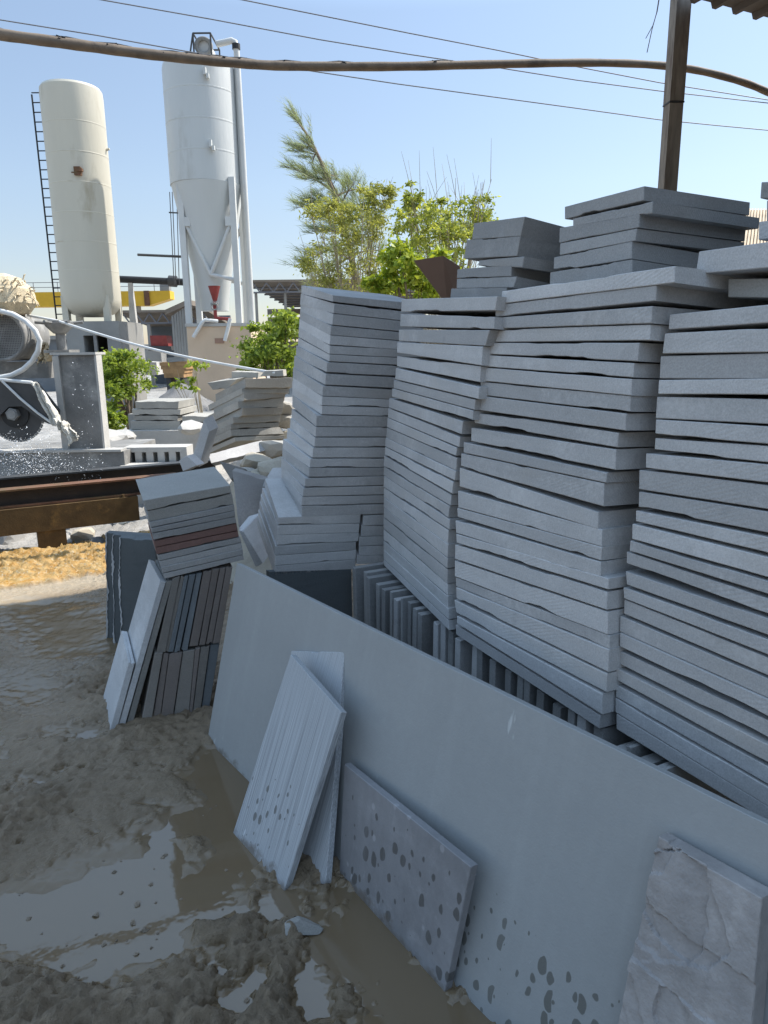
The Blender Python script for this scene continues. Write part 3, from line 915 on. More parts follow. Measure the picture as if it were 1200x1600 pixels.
    foot = g.math('SUBTRACT', g.math('MULTIPLY', g.noise(v, 13, 6, 0.7), 0.16), g.math('ADD', sf.outputs['Z'], 0.045))
    col = g.mix(g.math('MULTIPLY', g.ramp(foot, [(0.0, 0.0), (0.03, 1.0)]), 0.75), col, (0.13, 0.10, 0.072))
    vd = g.vec((9, 1, 0.7), rnd=False)
    col = g.mix(g.ramp(g.noise(vd, 1.6, 6, 0.65), [(0.5, 0.0), (0.75, drips)]), col, sc(base, 1.5))
    g.l(col, b.inputs['Base Color'])
    b.inputs['Specular IOR Level'].default_value = 0.35
    g.bump(h, 0.5, bumpd, b)
    return mt

def lean_quad(BLp, BRp, TLp, TRp=None, z=0.0, forced=None):
    """a rectangular slab leaning back: bottom corners on the ground, the lean that squares it with its top corners"""
    BL, BR = on_z(*BLp, z), on_z(*BRp, z)
    u_ = (BR-BL).normalized()
    nh = V((-u_.y, u_.x, 0))
    if nh.dot(BL) < 0:
        nh = -nh
    best = None
    for k in range(0, 451):
        th = rad(k*0.1) if forced is None else rad(forced)
        w_ = nh*math.sin(th)+V((0, 0, 1))*math.cos(th)
        n = u_.cross(w_)
        T = on_plane(*TLp, BL, n)
        e = abs((T-BL).dot(u_))
        if TRp:
            T2 = on_plane(*TRp, BL, n)
            e += abs((T2-BR).dot(u_))
        if best is None or e < best[0]:
            best = (e, math.degrees(th), n, T, on_plane(*TRp, BL, n) if TRp else None)
        if forced is not None:
            break
    return BL, BR, best[3], best[4], best[2], best[1], best[0]

BL, BR, TL, _, bn, th, er = lean_quad((322, 1157), (770, 1603), (370, 880))
SPA, SPB = on_plane(732, 1425, BL, bn), on_plane(940, 1590, BL, bn)
print('BOARD', BL, BR, TL, th, er)
bu = (BR-BL).normalized()
if bn.dot(BL) < 0: bn = -bn
print('SPOTS', (SPA-BL).dot(bu), (SPB-BL).dot(bu), (SPA-BL).dot(bu.cross(bn)))
TRp = on_plane(1200, 1288, BL, bn)
tu = (TRp-TL).normalized()
LEN = (TRp-TL).length+0.35
q = [TL, TL+tu*LEN, BL+bu*(LEN+0.1), BL]
q[2] -= V((0, 0, 0.02)); q[3] = q[3]-V((0, 0, 0.02))
mb = slab_mesh(q, [p+bn*0.022 for p in q], random.Random(5), 120, 60, rag=0.0014, chips=2, chipsize=0.02, disp=None)
board_obj = frame_obj(mb, 'stone_board', wet_stone('big_board_face', (0.305, 0.31, 0.305), 1.1, (1.43, 1.88, -0.02, 0.27), var=0.05, rough=0.62, spotscale=27, drips=0.12), q)
tag(board_obj, 'very large smooth blue-grey slab leaning in front of the stacks', 'stone slab')
BO, BN = BL, bn

# two striped tiles and the splashed tile leaning on it
def leaning_tile(BLp, BRp, TLp, TRp, thick, mat, label, seed, sink=0.01, forced=None, disp=None, nu=40, nv=40, **kw):
    BL, BR, TL, TR, n, th, er = lean_quad(BLp, BRp, TLp, TRp, 0.0, forced)
    print('TILE', label[:30], 'lean', round(th, 1), 'err', round(er, 3), [tuple(round(c, 2) for c in p) for p in (BL, BR, TL, TR)], 'to board', [round((p-BO).dot(BN), 3) for p in (TL, TR, BL, BR)])
    if n.dot(BL) < 0: n = -n
    q = [TL, TR, BR-(TR-BR).normalized()*sink, BL-(TL-BL).normalized()*sink]
    mb = slab_mesh(q, [p+n*thick for p in q], random.Random(seed), nu, nv, disp=disp, **kw)
    return tag(frame_obj(mb, 'leaning_tile', mat, q), label, 'stone tile', 'tiles leaning on the big slab')
leaning_tile((442, 1326), (508, 1389), (455, 1017), (538, 1019), 0.022, wet_stone('striped_face_plain', (0.38, 0.39, 0.40), 0, None, lines=0.8, drips=0.0), 'upright striped tile mostly hidden behind the other striped tile', 21, forced=21.0)
leaning_tile((364, 1301), (444, 1392), (454, 1022), (533, 1113), 0.022, wet_stone('striped_face_wet', (0.35, 0.36, 0.37), 0.8, (0.03, 0.30, 0.04, 0.26), lines=0.85, drips=0.0, spotscale=30), 'grey striped tile leaning in front, with a few wet spots', 22, rag=0.002, forced=21.5)
leaning_tile((530, 1366), (695, 1550), (538, 1194), (736, 1355), 0.022, wet_stone('splashed_face', (0.245, 0.24, 0.245), 0.9, (0.03, 0.60, 0.0, 0.30), var=0.14, lightspots=0.3, mottled=0.45, rough=0.55, spotscale=23), 'low wide grey tile covered with dark splash spots', 23, forced=7.5)

# the rough split-faced slab at the right edge
n = BN
off = -n*0.045
P = lambda x, y: on_plane(x, y, BO+off, n)
TLr, TRr = P(1029, 1306), P(1197, 1400)
L2, R2 = P(968, 1600), P(1179, 1600)
BLr = TLr+(L2-TLr)*((TLr.z+0.0)/(TLr.z-L2.z))
BRr = TRr+(R2-TRr)*((TRr.z+0.0)/(TRr.z-R2.z))
rU, rV = np.meshgrid(np.linspace(0, 1, 260), np.linspace(0, 1, 340))
rW, rH = (TRr-TLr).length, (TLr-BLr).length
rx, ry = rU*rW, (1-rV)*rH
wx_ = rx+0.030*(fbm(rx*11, ry*11, 4, 5)-0.5)*2
wy_ = ry+0.030*(fbm(rx*11+7, ry*11, 4, 6)-0.5)*2
rs = random.Random(12)
# shells of rock broken off one over another: each has a curved edge and stands a few millimetres above the next
r_d = 0.004*(fbm(rx*5, ry*5, 3, 8)-0.5)
for k in range(13):
    cx_, cy_ = rs.uniform(-0.1, rW+0.1), rs.uniform(-0.1, rH+0.1)
    ra2, rb2, th_ = rs.uniform(0.07, 0.20), rs.uniform(0.05, 0.13), rs.uniform(0, 3.14)
    ex = ((wx_-cx_)*math.cos(th_)+(wy_-cy_)*math.sin(th_))/ra2
    ey = (-(wx_-cx_)*math.sin(th_)+(wy_-cy_)*math.cos(th_))/rb2
    d_ = np.sqrt(ex*ex+ey*ey)
    stp = np.clip((1-d_)*30, 0, 1)
    r_d = r_d-stp*rs.uniform(0.004, 0.010)*(0.45+0.55*np.clip((d_), 0, 1))
r_d = r_d+0.004*(fbm(rx*34, ry*34, 5, 9, 0.6)-0.5)+0.016
def riven(u, v, W, H):
    return float(r_d[min(339, int(v*339+0.5)), min(259, int(u*259+0.5))])
q = [TLr, TRr, BRr, BLr]
mb = slab_mesh(q, [p+n*0.035 for p in q], random.Random(31), 170, 220, disp=riven, rag=0.002)
tag(frame_obj(mb, 'leaning_tile', wet_stone('riven_face', (0.35, 0.325, 0.31), 0, None, var=0.2, mottled=0.6, rough=0.85, bumpd=0.003), q),
    'rough split-faced pinkish grey slab at the lower right', 'stone tile', 'tiles leaning on the big slab')

# ================================================================== LEFT PILE: twelve flat slabs on two tiers of standing tiles
ga, gb = on_z(*cp('H', 255, 1502)), on_z(*cp('H', 640, 1432))
gd = (gb-ga); gd.z = 0; gd.normalize()
gn = V((-gd.y, gd.x, 0))
if gn.dot(ga) < 0: gn = -gn
HP = lambda x, y, k=0.0: on_plane(*cp('H', x, y), ga+gn*k, gn)
pile = [((268,225),(288,284),(762,140),(768,181),'warm'), ((292,286),(300,346),(772,186),(782,247),'warm'), ((305,350),(312,379),(785,250),(788,283),'stone'), ((315,384),(318,411),(788,286),(792,316),'stone'),
        ((320,415),(328,454),(790,319),(798,353),'stone'), ((328,458),(335,491),(798,356),(806,396),'red'), ((337,494),(345,532),(806,399),(812,431),'red'), ((350,535),(357,569),(818,434),(826,464),'stone'),
        ((360,572),(368,604),(826,467),(832,499),'stone'), ((370,607),(378,639),(833,502),(836,533),'stone'), ((380,642),(390,671),(836,536),(842,562),'stone')]
offd = HP(240, 105, 0.36)-HP(268, 225)
for i, (l1, l2, r1_, r2_, c) in enumerate(pile, 1):
    k = random.Random(400+i).uniform(-0.006, 0.006)
    pts = [HP(*q_, k) for q_ in (l1, r1_, r2_, l2)]
    o = offd+gd*random.Random(i).uniform(-0.015, 0.012)
    mat = {'warm': M['stone_warm'], 'stone': M['stone_dark'], 'red': M['stone_red']}[c]
    lab = {6: 'upper of the two plum-coloured slabs in the small left pile', 7: 'lower of the two plum-coloured slabs in the small left pile'}.get(i, ('warm grey' if c == 'warm' else 'dark grey')+' slab, '+ordinal(i, 11)+' of the small tilted pile on standing tiles')
    put_slab(pts, [p+o for p in pts], mat, lab, 'slabs of the small tilted pile', 500+i, rag=0.0007)
bt = gn*0.30
upper = [((437,668),(478,655),(395,1088),(345,1090),'stone_umber','grey'), ((482,655),(503,655),(413,1087),(372,1090),'stone_umber','warm grey'), ((505,655),(526,652),(440,1085),(412,1087),'stone_navy','dark blue'), ((530,650),(566,645),(474,1088),(445,1090),'stone_navy','blue'),
         ((570,642),(602,636),(520,1078),(484,1082),'stone_navy','blue-grey'), ((612,630),(660,622),(580,1050),(532,1056),'stone_brown','brown'), ((664,618),(701,614),(620,1046),(588,1050),'stone_brown','brown'), ((705,612),(737,608),(660,1040),(626,1045),'stone_brown','brown'),
         ((741,606),(776,602),(704,1034),(664,1040),'stone_brown','brown')]
lower = [((335,1092),(380,1092),(312,1500),(255,1503),'stone_umber','grey'), ((384,1094),(415,1092),(360,1492),(318,1498),'stone_brown','brown'), ((419,1092),(490,1090),(434,1478),(365,1490),'stone_brown','broad brown'), ((494,1086),(562,1074),(526,1452),(440,1474),'stone_umber','broad grey'),
         ((566,1070),(592,1062),(546,1446),(530,1450),'stone_brown','thin brown'), ((596,1060),(646,1050),(592,1438),(550,1444),'stone_umber','grey'), ((650,1048),(702,1040),(640,1430),(596,1436),'stone_navy','blue-grey')]
for nm, tier in (('upper', upper), ('lower', lower)):
    for i, (tl, tr, br, bl, mt, c) in enumerate(tier, 1):
        k = random.Random(700+i+len(tier)).uniform(-0.012, 0.012)
        pts = [HP(*q_, k) for q_ in (tl, tr, br, bl)]
        if nm == 'lower':
            for j in (2, 3):
                pts[j].z = min(pts[j].z, 0.01)
        mb = slab_mesh(pts, [p+bt for p in pts], random.Random(800+i), 3, 24, rag=0.001)
        tag(mb.build('standing_tile', M[mt]), f'{c} tile, {ORD[i]} from the pale leaning tiles in the {nm} standing tier', 'stone tile', f'tiles standing in the {nm} tier of the left pile')
# three pale tiles leaning against them
def lean3(fr, far_px, thick_to, mat, label, k, seed):
    # fr: near edge top & bottom (pixels in H); far_px: top far corner of the broad face; thick_to: where the thickness ends, top & bottom
    t, b_ = HP(*fr[0], k), HP(*fr[1], k)
    t2, b2 = HP(*thick_to[0], k), HP(*thick_to[1], k)
    b_.z = max(b_.z, -0.005); b2.z = max(b2.z, -0.005)
    D = HP(*far_px, k+0.30)-t
    pts = [t, t2, b2, b_]
    tag(slab_mesh(pts, [p+D for p in pts], random.Random(seed), 4, 40, rag=0.001).build('leaning_tile', mat), label, 'stone tile', 'pale tiles leaning on the left pile')
lean3(((400,682),(168,1538)), (340,562), ((435,682),(205,1542)), M['stone_warm'], 'grey tile innermost of the three leaning on the left pile', 0.0, 61)
lean3(((365,680),(122,1550)), (300,560), ((397,690),(160,1548)), M['stone_light'], 'tall pale tile leaning between two others on the left pile', -0.004, 62)
lean3(((186,1146),(76,1566)), (145,966), ((221,1150),(118,1556)), M['stone_light'], 'shortest pale tile leaning outermost on the left pile', -0.008, 63)
# thick dark slabs standing behind the pile, their broken edges towards the lit yard
bk0 = on_z(*cp('H', 78, 1075))
ya = bk0.y
w1 = [at_y(*cp('H', *p_), ya) for p_ in ((57,428),(300,428),(300,1060),(80,1072))]
dn = V((0.25, 0.97, 0)).normalized()
def dark_slab(x0, x1, ytop, k, thick, label, seed):
    y = ya+k
    pts = [at_y(*cp('H', x0, ytop), y), at_y(*cp('H', x1, ytop+16), y)]
    pts += [V((pts[1].x+0.01, y, 0)), V((at_y(*cp('H', x0+10, 1060), y).x, y, 0))]
    ob = tag(panel(pts, thick, random.Random(seed), 24, 40, rag=0.004, chipsize=0.03).build('standing_slab', M['stone_slate']), label, 'stone slab', 'dark slabs standing behind the left pile')
    # the pale broken arris down its left edge, and the sawn top
    rr_ = random.Random(seed+9)
    mb = MB()
    n_ = 46
    for j in range(n_+1):
        t = j/n_
        p = pts[0]*(1-t)+pts[3]*t
        x_ = 0.004*math.sin(t*9+seed)+rr_.uniform(-0.003, 0.003)
        w_ = max(0.0015, 0.005+0.006*math.sin(t*13+seed*2)*math.sin(t*5)+rr_.uniform(-0.003, 0.003))
        mb.v += [p+V((x_, -0.004, 0)), p+V((x_+w_, -0.005, 0)), p+V((x_+w_, 0.004, 0)), p+V((x_, 0.004, 0))]
        if j:
            o = (j-1)*4
            for k in range(4):
                mb.f.append((o+k, o+(k+1) % 4, o+4+(k+1) % 4, o+4+k))
    e = mb.build('broken_edge', M['stone_light'], ob)
dark_slab(130, 330, 436, 0.0, 0.05, 'dark slate slab standing upright behind the left pile, nearest of three', 64)
dark_slab(92, 320, 420, 0.065, 0.05, 'dark slate slab standing upright between two others behind left pile', 65)
dark_slab(57, 310, 408, 0.13, 0.045, 'dark slate slab standing upright, rearmost of three behind left pile', 66)

# ================================================================== ROOF, POST, OVERHEAD LINES
rdir = V((0.92, 0.39, 0)).normalized()
# the edge stands where the sun throws its shadow along the dark line on the ground
gs_ = on_z(145, 930)
rr0 = ray(1075, 3)
ct_ = 1/math.tan(SUN_EL)
kx, ky = ct_*math.cos(SUN_AZ), ct_*math.sin(SUN_AZ)
# t*(rr0.xy - k*rr0.z) + s*rdir.xy = gs_ + k*EYE
A_ = Matrix(((rr0.x-kx*rr0.z, rdir.x), (rr0.y-ky*rr0.z, rdir.y)))
ts_ = A_.inverted() @ V((gs_.x+kx*EYE, gs_.y+ky*EYE))
RT = ts_[0]
RP = EYEP + rr0*RT
print('ROOF', RT, RP)
rback = V((0.39, -0.92, 0)).normalized()          # the roof runs back over the camera
slope = -0.02
roof = thing('corrugated_roof', 'dark corrugated sheet roof edge jutting in at the top right', 'roof', RP)
pitch, s0, s1 = 0.235, -3.1, 8.0
mb = MB()
prof = []
s = s0
while s < s1:
    prof += [(s, 0.0), (s+0.055, 0.0), (s+0.075, -0.042), (s+0.115, -0.042), (s+0.135, 0.0)]
    s += pitch
o = RP + V((0, 0, 0.042))
for i in range(len(prof)-1):
    (a0, z0), (a1_, z1) = prof[i], prof[i+1]
    A0, A1 = o+rdir*a0+V((0, 0, z0+slope*a0)), o+rdir*a1_+V((0, 0, z1+slope*a1_))
    mb.hexa([A0, A1, A1-V((0, 0, 0.003)), A0-V((0, 0, 0.003))], rback*10)
mb.build('sheet', M['roof_sheet'], roof)
for k in (0.55, 2.2, 3.8, 5.4, 7.5, 9.6):
    A0, A1 = o+rdir*(s0+0.05)+rback*k+V((0, 0, -0.06+slope*s0)), o+rdir*s1+rback*k+V((0, 0, -0.06+slope*s1))
    MB().hexa([A0, A1, A1-V((0, 0, 0.08)), A0-V((0, 0, 0.08))], rback*0.05).build('purlin', M['rust'], roof)
W0, W1 = RP+rback*10+rdir*s0, RP+rback*10+rdir*s1
wl = MB()  # unseen rear and side walls, added to cut the light from behind
for A0, A1 in ((W0, W1), (RP+rdir*s1+rback*1.2, W1)):
    L_ = (A1-A0)
    nn = int(L_.length/0.4)
    for i in range(nn):
        P0, P1 = A0+L_*(i/nn), A0+L_*((i+0.8)/nn)
        wl.hexa([V((P0.x, P0.y, RP.z-0.6)), V((P1.x, P1.y, RP.z-0.6)), V((P1.x, P1.y, 0)), V((P0.x, P0.y, 0))], L_.normalized().cross(V((0, 0, 1)))*0.04)
    wl.hexa([V((A0.x, A0.y, RP.z-0.7)), V((A1.x, A1.y, RP.z-0.7)), V((A1.x, A1.y, 0.0)), V((A0.x, A0.y, 0.0))], L_.normalized().cross(V((0, 0, 1)))*0.02)
wl.build('light_block_wall', M['roof_sheet'], roof)
pp = EYEP + ray(1064, 0)*(RT+0.1)
px0, py0 = pp.x, pp.y
ang = math.atan2(rdir.y, rdir.x)+rad(-18)
R3 = Matrix.Rotation(ang, 3, 'Z')
post = thing('roof_post', 'square weathered brown post holding up the roof edge', 'post', (px0, py0, 0))
PW = 0.092*(RT+0.1)/4.52
PH = RP.z+0.16
MB().box((px0, py0, PH*0.4), (PW, PW, PH*0.8), R3).build('lower_length', M['wood'], post)
MB().box((px0, py0, PH*0.902), (PW*1.04, PW*1.04, PH*0.196), R3).build('upper_length', M['wood'], post)
MB().box((px0, py0, PH*0.802), (PW*1.09, PW*1.09, 0.012), R3).build('joint_strap', M['dark_steel'], post)
wq = [EYEP+ray(x, y)*RT*0.985 for x, y in ((1031, -12), (1026, 20), (1019, 45), (1011, 82))]
MB().tube(wq, 0.0035, 5).build('wire_offcut', M['wire'])
o_ = C.objects[-1] if False else bpy.data.objects['wire_offcut']
tag(o_, 'longer loose wire end hanging from the roof beside the post', 'wire', 'loose wire ends at the roof post')
wq = [EYEP+ray(x, y)*RT*0.99 for x, y in ((1032, -12), (1027, 18), (1020, 40), (1009, 60))]
tag(MB().tube(wq, 0.003, 5).build('wire_offcut', M['wire']), 'shorter loose wire end hanging from the roof beside the post', 'wire', 'loose wire ends at the roof post')

HK = RT/4.44
hp = [(-900,-60,3.2),(-450,0,3.5),(-60,44,3.9),(0,54,3.95),(75,64,4.0),(150,74,4.1),(225,84,4.2),(300,92,4.3),(365,98,4.4),(430,102.5,4.5),(530,104,4.6),(640,103.5,4.7),(750,101,4.85),(860,98.5,5.0),(960,98.5,5.15),(1040,103,5.25),(1100,112,5.3),(1160,128,5.35),(1200,144,5.4),(1260,172,5.4),(1420,262,5.4),(1750,500,5.4)]
hose = thing('overhead_hose', 'thick brown muddy hose strung across the sky from left to right', 'hose', at_y(600, 104, 4.65))
fine = []
hpv = [at_y(x, y, Y_*HK*1.06) for x, y, Y_ in hp]
for i in range(len(hpv)-1):
    p0, p1, p2, p3 = hpv[max(i-1, 0)], hpv[i], hpv[i+1], hpv[min(i+2, len(hpv)-1)]
    for k in range(5):
        t = k/5
        fine.append(0.5*((2*p1)+(p2-p0)*t+(2*p0-5*p1+4*p2-p3)*t*t+(3*p1-p0-3*p2+p3)*t**3))
fine.append(hpv[-1])
rr = [(0.0275-0.006*i/len(fine))*HK*1.06 + (0.0012*math.sin(i*1.7)) for i in range(len(fine))]
MB().tube(fine, rr, 14).build('tube', M['hose'], hose, smooth=60)
rnd = random.Random(3)
for i in (9, 14, 22, 27, 33, 35, 38, 41, 46, 50, 57):
    p, q_ = fine[i], fine[i+1]
    dd = (q_-p).normalized()
    tb = MB()
    tp3 = V((0, 0, rr[i]*0.9))
    tb.tube([p+tp3-dd*0.13, p+tp3+V((0, 0, 0.003)), p+tp3+dd*0.12], [0.004, 0.010, 0.004], 6)
    for k in range(9):
        e = V((rnd.uniform(-1, 1), rnd.uniform(-0.6, 0.2), rnd.uniform(0.2, 1.0))).normalized()
        c_ = p+dd*rnd.gauss(0, 0.05)
        tb.tube([c_+e*rr[i]*0.93, c_+e*(rr[i]+rnd.uniform(0.002, 0.009))+dd*rnd.uniform(-0.03, 0.03)], [0.008, 0.003], 5)
    tb.build('tape_tie', M['black'], hose)
for pts, lab in (([(-60,20),(0,31),(150,55),(290,80),(480,110),(620,131),(760,150),(900,169),(1030,187),(1120,196),(1260,209)], 'lowest of the three thin wires crossing the sky'),
                 ([(80,-14),(160,0),(330,30),(500,62),(640,85),(780,106),(900,125),(1030,142),(1200,161),(1280,169)], 'middle thin wire, leaving the top edge above the silos'),
                 ([(290,-16),(380,0),(500,24),(640,52),(780,79),(900,104),(1030,129),(1200,156),(1280,168)], 'thin wire leaving the top edge farthest right')):
    tag(MB().tube([at_y(x, y, 12+ (x/1200)*2) for x, y in pts], 0.0085, 6).build('overhead_wire', M['wire']), lab, 'wire', 'thin wires across the sky')

# ================================================================== RAILS, SAND EDGE
ra_, rb_ = on_z(0, 800, 0.384), on_z(210, 778, 0.384)
rl = (rb_-ra_); rl.z = 0; rl.normalize()
rn = V((-rl.y, rl.x, 0))
def ibeam(name, label, off, z0, z1, mat, x0=-3.5, x1=1.0, flange=0.12, web=True, group=None):
    b0, b1 = ra_+rl*x0+rn*off, ra_+rl*x1+rn*off
    t = thing(name, label, 'beam', V((b0.x, b0.y, z0)), group)
    def bar(z_0, z_1, y0, y1):
        q = [V((b0.x, b0.y, z_1))+rn*y0, V((b1.x, b1.y, z_1))+rn*y0, V((b1.x, b1.y, z_0))+rn*y0, V((b0.x, b0.y, z_0))+rn*y0]
        return MB().hexa(q, rn*(y1-y0))
    bar(z1-0.014, z1, 0, flange).build('top_flange', mat, t)
    bar(z0, z0+0.014, 0, flange).build('bottom_flange', mat, t)
    bar(z0+0.014, z1-0.014, flange*0.45, flange*0.55).build('web', M['rust_shaded'], t)
    return t
t = ibeam('steel_rail', 'nearer rusty steel rail, resting on a brown box beam', 0.0, 0.405, 0.545, M['rust'], x1=1.35)
for k in (1.05, 2.2):
    pass
# box beam beneath, on posts
b0, b1 = ra_+rl*-3.5, ra_+rl*1.0
bx = thing('box_beam', 'brown rusty box beam carrying the nearer rail, on a short post', 'beam', V((b0.x, b0.y, 0)))
q = [V((b0.x, b0.y, 0.40))-rn*0.03, V((b1.x, b1.y, 0.40))-rn*0.03, V((b1.x, b1.y, 0.20))-rn*0.03, V((b0.x, b0.y, 0.20))-rn*0.03]
MB().hexa(q, rn*0.17).build('beam', M['rust_ochre'], bx)
pb = on_z(62, 867), on_z(106, 862)
pc = (pb[0]+pb[1])/2+rn*0.06
sx = (pc-ra_).dot(rl)
hw = (pb[1]-pb[0]).length/2
for k in (0, -1.9):
    c0 = ra_+rl*(sx+k)
    MB().box((c0.x+rn.x*0.055, c0.y+rn.y*0.055, 0.08), (hw*2, 0.15, 0.235), Matrix.Rotation(math.atan2(rl.y, rl.x), 3, 'Z')).build('post', M['rust_ochre'], bx)
bl = MB()
c0 = ra_+rl*((on_z(195, 776, 0.42)-ra_).dot(rl))
bl.tube([V((c0.x, c0.y, 0.40))+rn*-0.01, V((c0.x, c0.y, 0.425))+rn*-0.01], 0.012, 6)
bl.build('bolt', M['rust_ochre'], bx)
ibeam('steel_rail', 'farther dark wet rail under the water spray', 0.62, 0.36, 0.545, M['dark_steel'], -4.0, 1.85)

# stones and offcuts lying under the beam
def rock(c, size, seed, mat, name, label, cat='stone', group=None, flat=0.6, n=2):
    import bmesh
    bm = bmesh.new()
    bmesh.ops.create_icosphere(bm, subdivisions=n, radius=1.0)
    rnd = random.Random(seed)
    pl = [(V((rnd.gauss(0, 1), rnd.gauss(0, 1), rnd.gauss(0, 0.8))).normalized(), rnd.uniform(0.45, 0.8)) for _ in range(11)]
    rz = Matrix.Rotation(rnd.uniform(0, 6.28), 3, 'Z')
    out = []
    for v in bm.verts:
        p = v.co.copy()
        for nn, dd in pl:
            k = p.dot(nn)
            if k > dd:
                p -= nn*(k-dd)
        p = V((p.x*size[0], p.y*size[1], p.z*size[2]))
        out.append(V(c)+rz @ p)
    fs = [tuple(v.index for v in f.verts) for f in bm.faces]
    bm.free()
    mb = MB().add(out, fs)
    return tag(mb.build(name, mat), label, cat, group)
gy_ = lambda px, py, z=0.0: on_z(px, py, z)
rock(gy_(22, 852)+V((0, 0, 0.07)), (0.16, 0.12, 0.09), 1, M['stone_dark'], 'broken_stone', 'rounded dark stone under the rusty beam, left of its post', 'stone', 'stones under the rusty beam')
rock(gy_(132, 850)+V((0, 0, 0.06)), (0.15, 0.10, 0.08), 2, M['beige'], 'broken_stone', 'sunlit beige stone under the rusty beam, right of its post', 'stone', 'stones under the rusty beam')
rock(gy_(155, 858)+V((0, 0, 0.04)), (0.10, 0.10, 0.07), 6, M['stone_slate'], 'broken_stone', 'small black stone beside the dark standing slabs', 'stone', 'stones under the rusty beam')
rock(gy_(8, 862)+V((0, 0, 0.02)), (0.10, 0.08, 0.03), 3, M['rubble'], 'broken_stone', 'flat pale stone under the beam at the left edge', 'stone', 'stones under the rusty beam')
rock(gy_(45, 864)+V((0, 0, 0.02)), (0.09, 0.05, 0.025), 4, M['rubble'], 'broken_stone', 'white splinter beside the dark round stone under the beam', 'stone', 'stones under the rusty beam')
rock(gy_(190, 825)+V((0, 0, 0.03)), (0.12, 0.08, 0.06), 5, M['stone_slate'], 'broken_stone', 'dark block under the beam near the small tilted pile', 'stone', 'stones under the rusty beam')
def px3(c, x, y, Y):
    return at_y(*cp(c, x, y), Y)
q = [V(p) for p in (on_z(440, 1453, 0.035), on_z(496, 1460, 0.03), on_z(482, 1470, 0.0), on_z(448, 1462, 0.0))]
rock((on_z(468, 1462)+V((0, 0.01, 0.014))), (0.072, 0.036, 0.026), 12, M['stone_warm'], 'broken_stone', 'pale flake of stone lying in the wet mud by the splashed tile', n=3)

# ================================================================== RUBBLE BEHIND THE STACKS
def px_quad(c, pts, Y):
    ys = Y if isinstance(Y, (list, tuple)) else [Y]*4
    return [px3(c, x, y, yy) for (x, y), yy in zip(pts, ys)]
def px_slab(c, pts, Y, back, mat, label, seed, name='broken_slab', group='slabs tipped on the rubble', **kw):
    q = px_quad(c, pts, Y)
    return tag(slab_mesh(q, [p+V(back) for p in q], random.Random(seed), 16, 6, rag=0.003, **kw).build(name, mat), label, 'stone slab', group)
mstack = [((812,128),(1108,118),(1105,186),(815,182)), ((790,186),(1085,190),(1085,215),(795,220)), ((800,205),(1065,217),(1060,243),(806,262)), ((765,268),(1055,246),(1050,304),(772,312)),
          ((795,310),(1050,306),(1040,350),(790,358)), ((735,363),(1035,353),(1030,397),(740,405)), ((722,410),(1026,400),(1022,428),(726,440)), ((722,444),(1030,431),(1058,472),(728,486)), ((745,492),(1060,480),(1055,502),(752,520))]
offm = px3('M', 600, 238, 6.05)-px3('M', 812, 128, 5.8)
for i, qd in enumerate(mstack, 1):
    q = px_quad('M', qd, [5.8, 6.05, 6.05, 5.8])
    o = offm*random.Random(i).uniform(0.85, 1.0)
    tag(slab_mesh(q, [p+o for p in q], random.Random(900+i), 16, 3, rag=0.004, chipsize=0.5).build('rough_slab', M['rubble']),
        f'dusty pale slab, {ordinal(i, 9)} of the sunlit stack on the rubble', 'stone slab', 'dusty slabs stacked on the rubble')
# what carries that stack: rougher slabs in its shade
px_slab('M', [(575,152),(762,128),(700,190),(610,196)], 5.95, (0.1, 0.3, 0.02), M['rubble'], 'thin broken slab sticking out left from the sunlit stack', 41)
px_slab('M', [(728,82),(895,88),(893,122),(728,126)], 6.1, (0, 0.25, 0), M['rubble'], 'whitish block lying left on top of the sunlit stack', 42)
px_slab('M', [(935,78),(1048,72),(1052,112),(905,112)], 6.0, (0, 0.2, 0), M['rubble'], 'whitish shard lying right on top of the sunlit stack', 43)
px_slab('M', [(555,380),(588,455),(522,678),(484,610)], 4.75, (0.048, 0.06, 0.02), M['stone'], 'short slab standing tilted on end in front of the sunlit stack', 44)
px_slab('M', [(582,600),(915,511),(942,575),(600,655)], [4.9, 5.2, 5.15, 4.85], (0.0, 0.10, -0.035), M['stone'], 'pale slab lying aslant below the sunlit stack', 45)
px_slab('M', [(398,640),(445,608),(512,668),(425,708)], 4.6, (0.03, 0.08, 0.0), M['stone'], 'small slab propped left of the slab standing on end', 46)
px_slab('M', [(650,640),(815,690),(800,715),(722,755)], 4.6, (0.02, 0.06, -0.05), M['stone_dark'], 'dark triangular offcut beneath the aslant slab', 47)
px_slab('M', [(732,702),(938,758),(888,1024),(772,1056)], [4.1, 4.25, 4.1, 3.95], (0.01, 0.04, 0.01), M['stone'], 'smooth blue-grey sheet leaning between the left pile and the leaning stack', 48)
px_slab('M', [(938,756),(1048,752),(1046,800),(920,802)], [4.25, 4.3, 4.2, 4.2], (0.01, 0.25, 0.03), M['stone'], 'flat blue-grey slab right of the smooth sheet', 49)
px_slab('M', [(772,1062),(885,1026),(892,1048),(782,1078)], 3.75, (0.02, 0.2, 0.02), M['stone_light'], 'narrow pale offcut crossing below the smooth sheet', 50)
px_slab('M', [(828,1086),(878,1082),(910,1200),(862,1206)], 3.7, (0.02, 0.05, 0.0), M['stone_light'], 'pale offcut standing beside the six dark-ended slabs', 51)
px_slab('H', [(812,395),(836,400),(950,588),(905,600)], 3.45, (0.03, 0.25, 0.02), M['stone_light'], 'pale tile lying aslant right of the small tilted pile', 52)
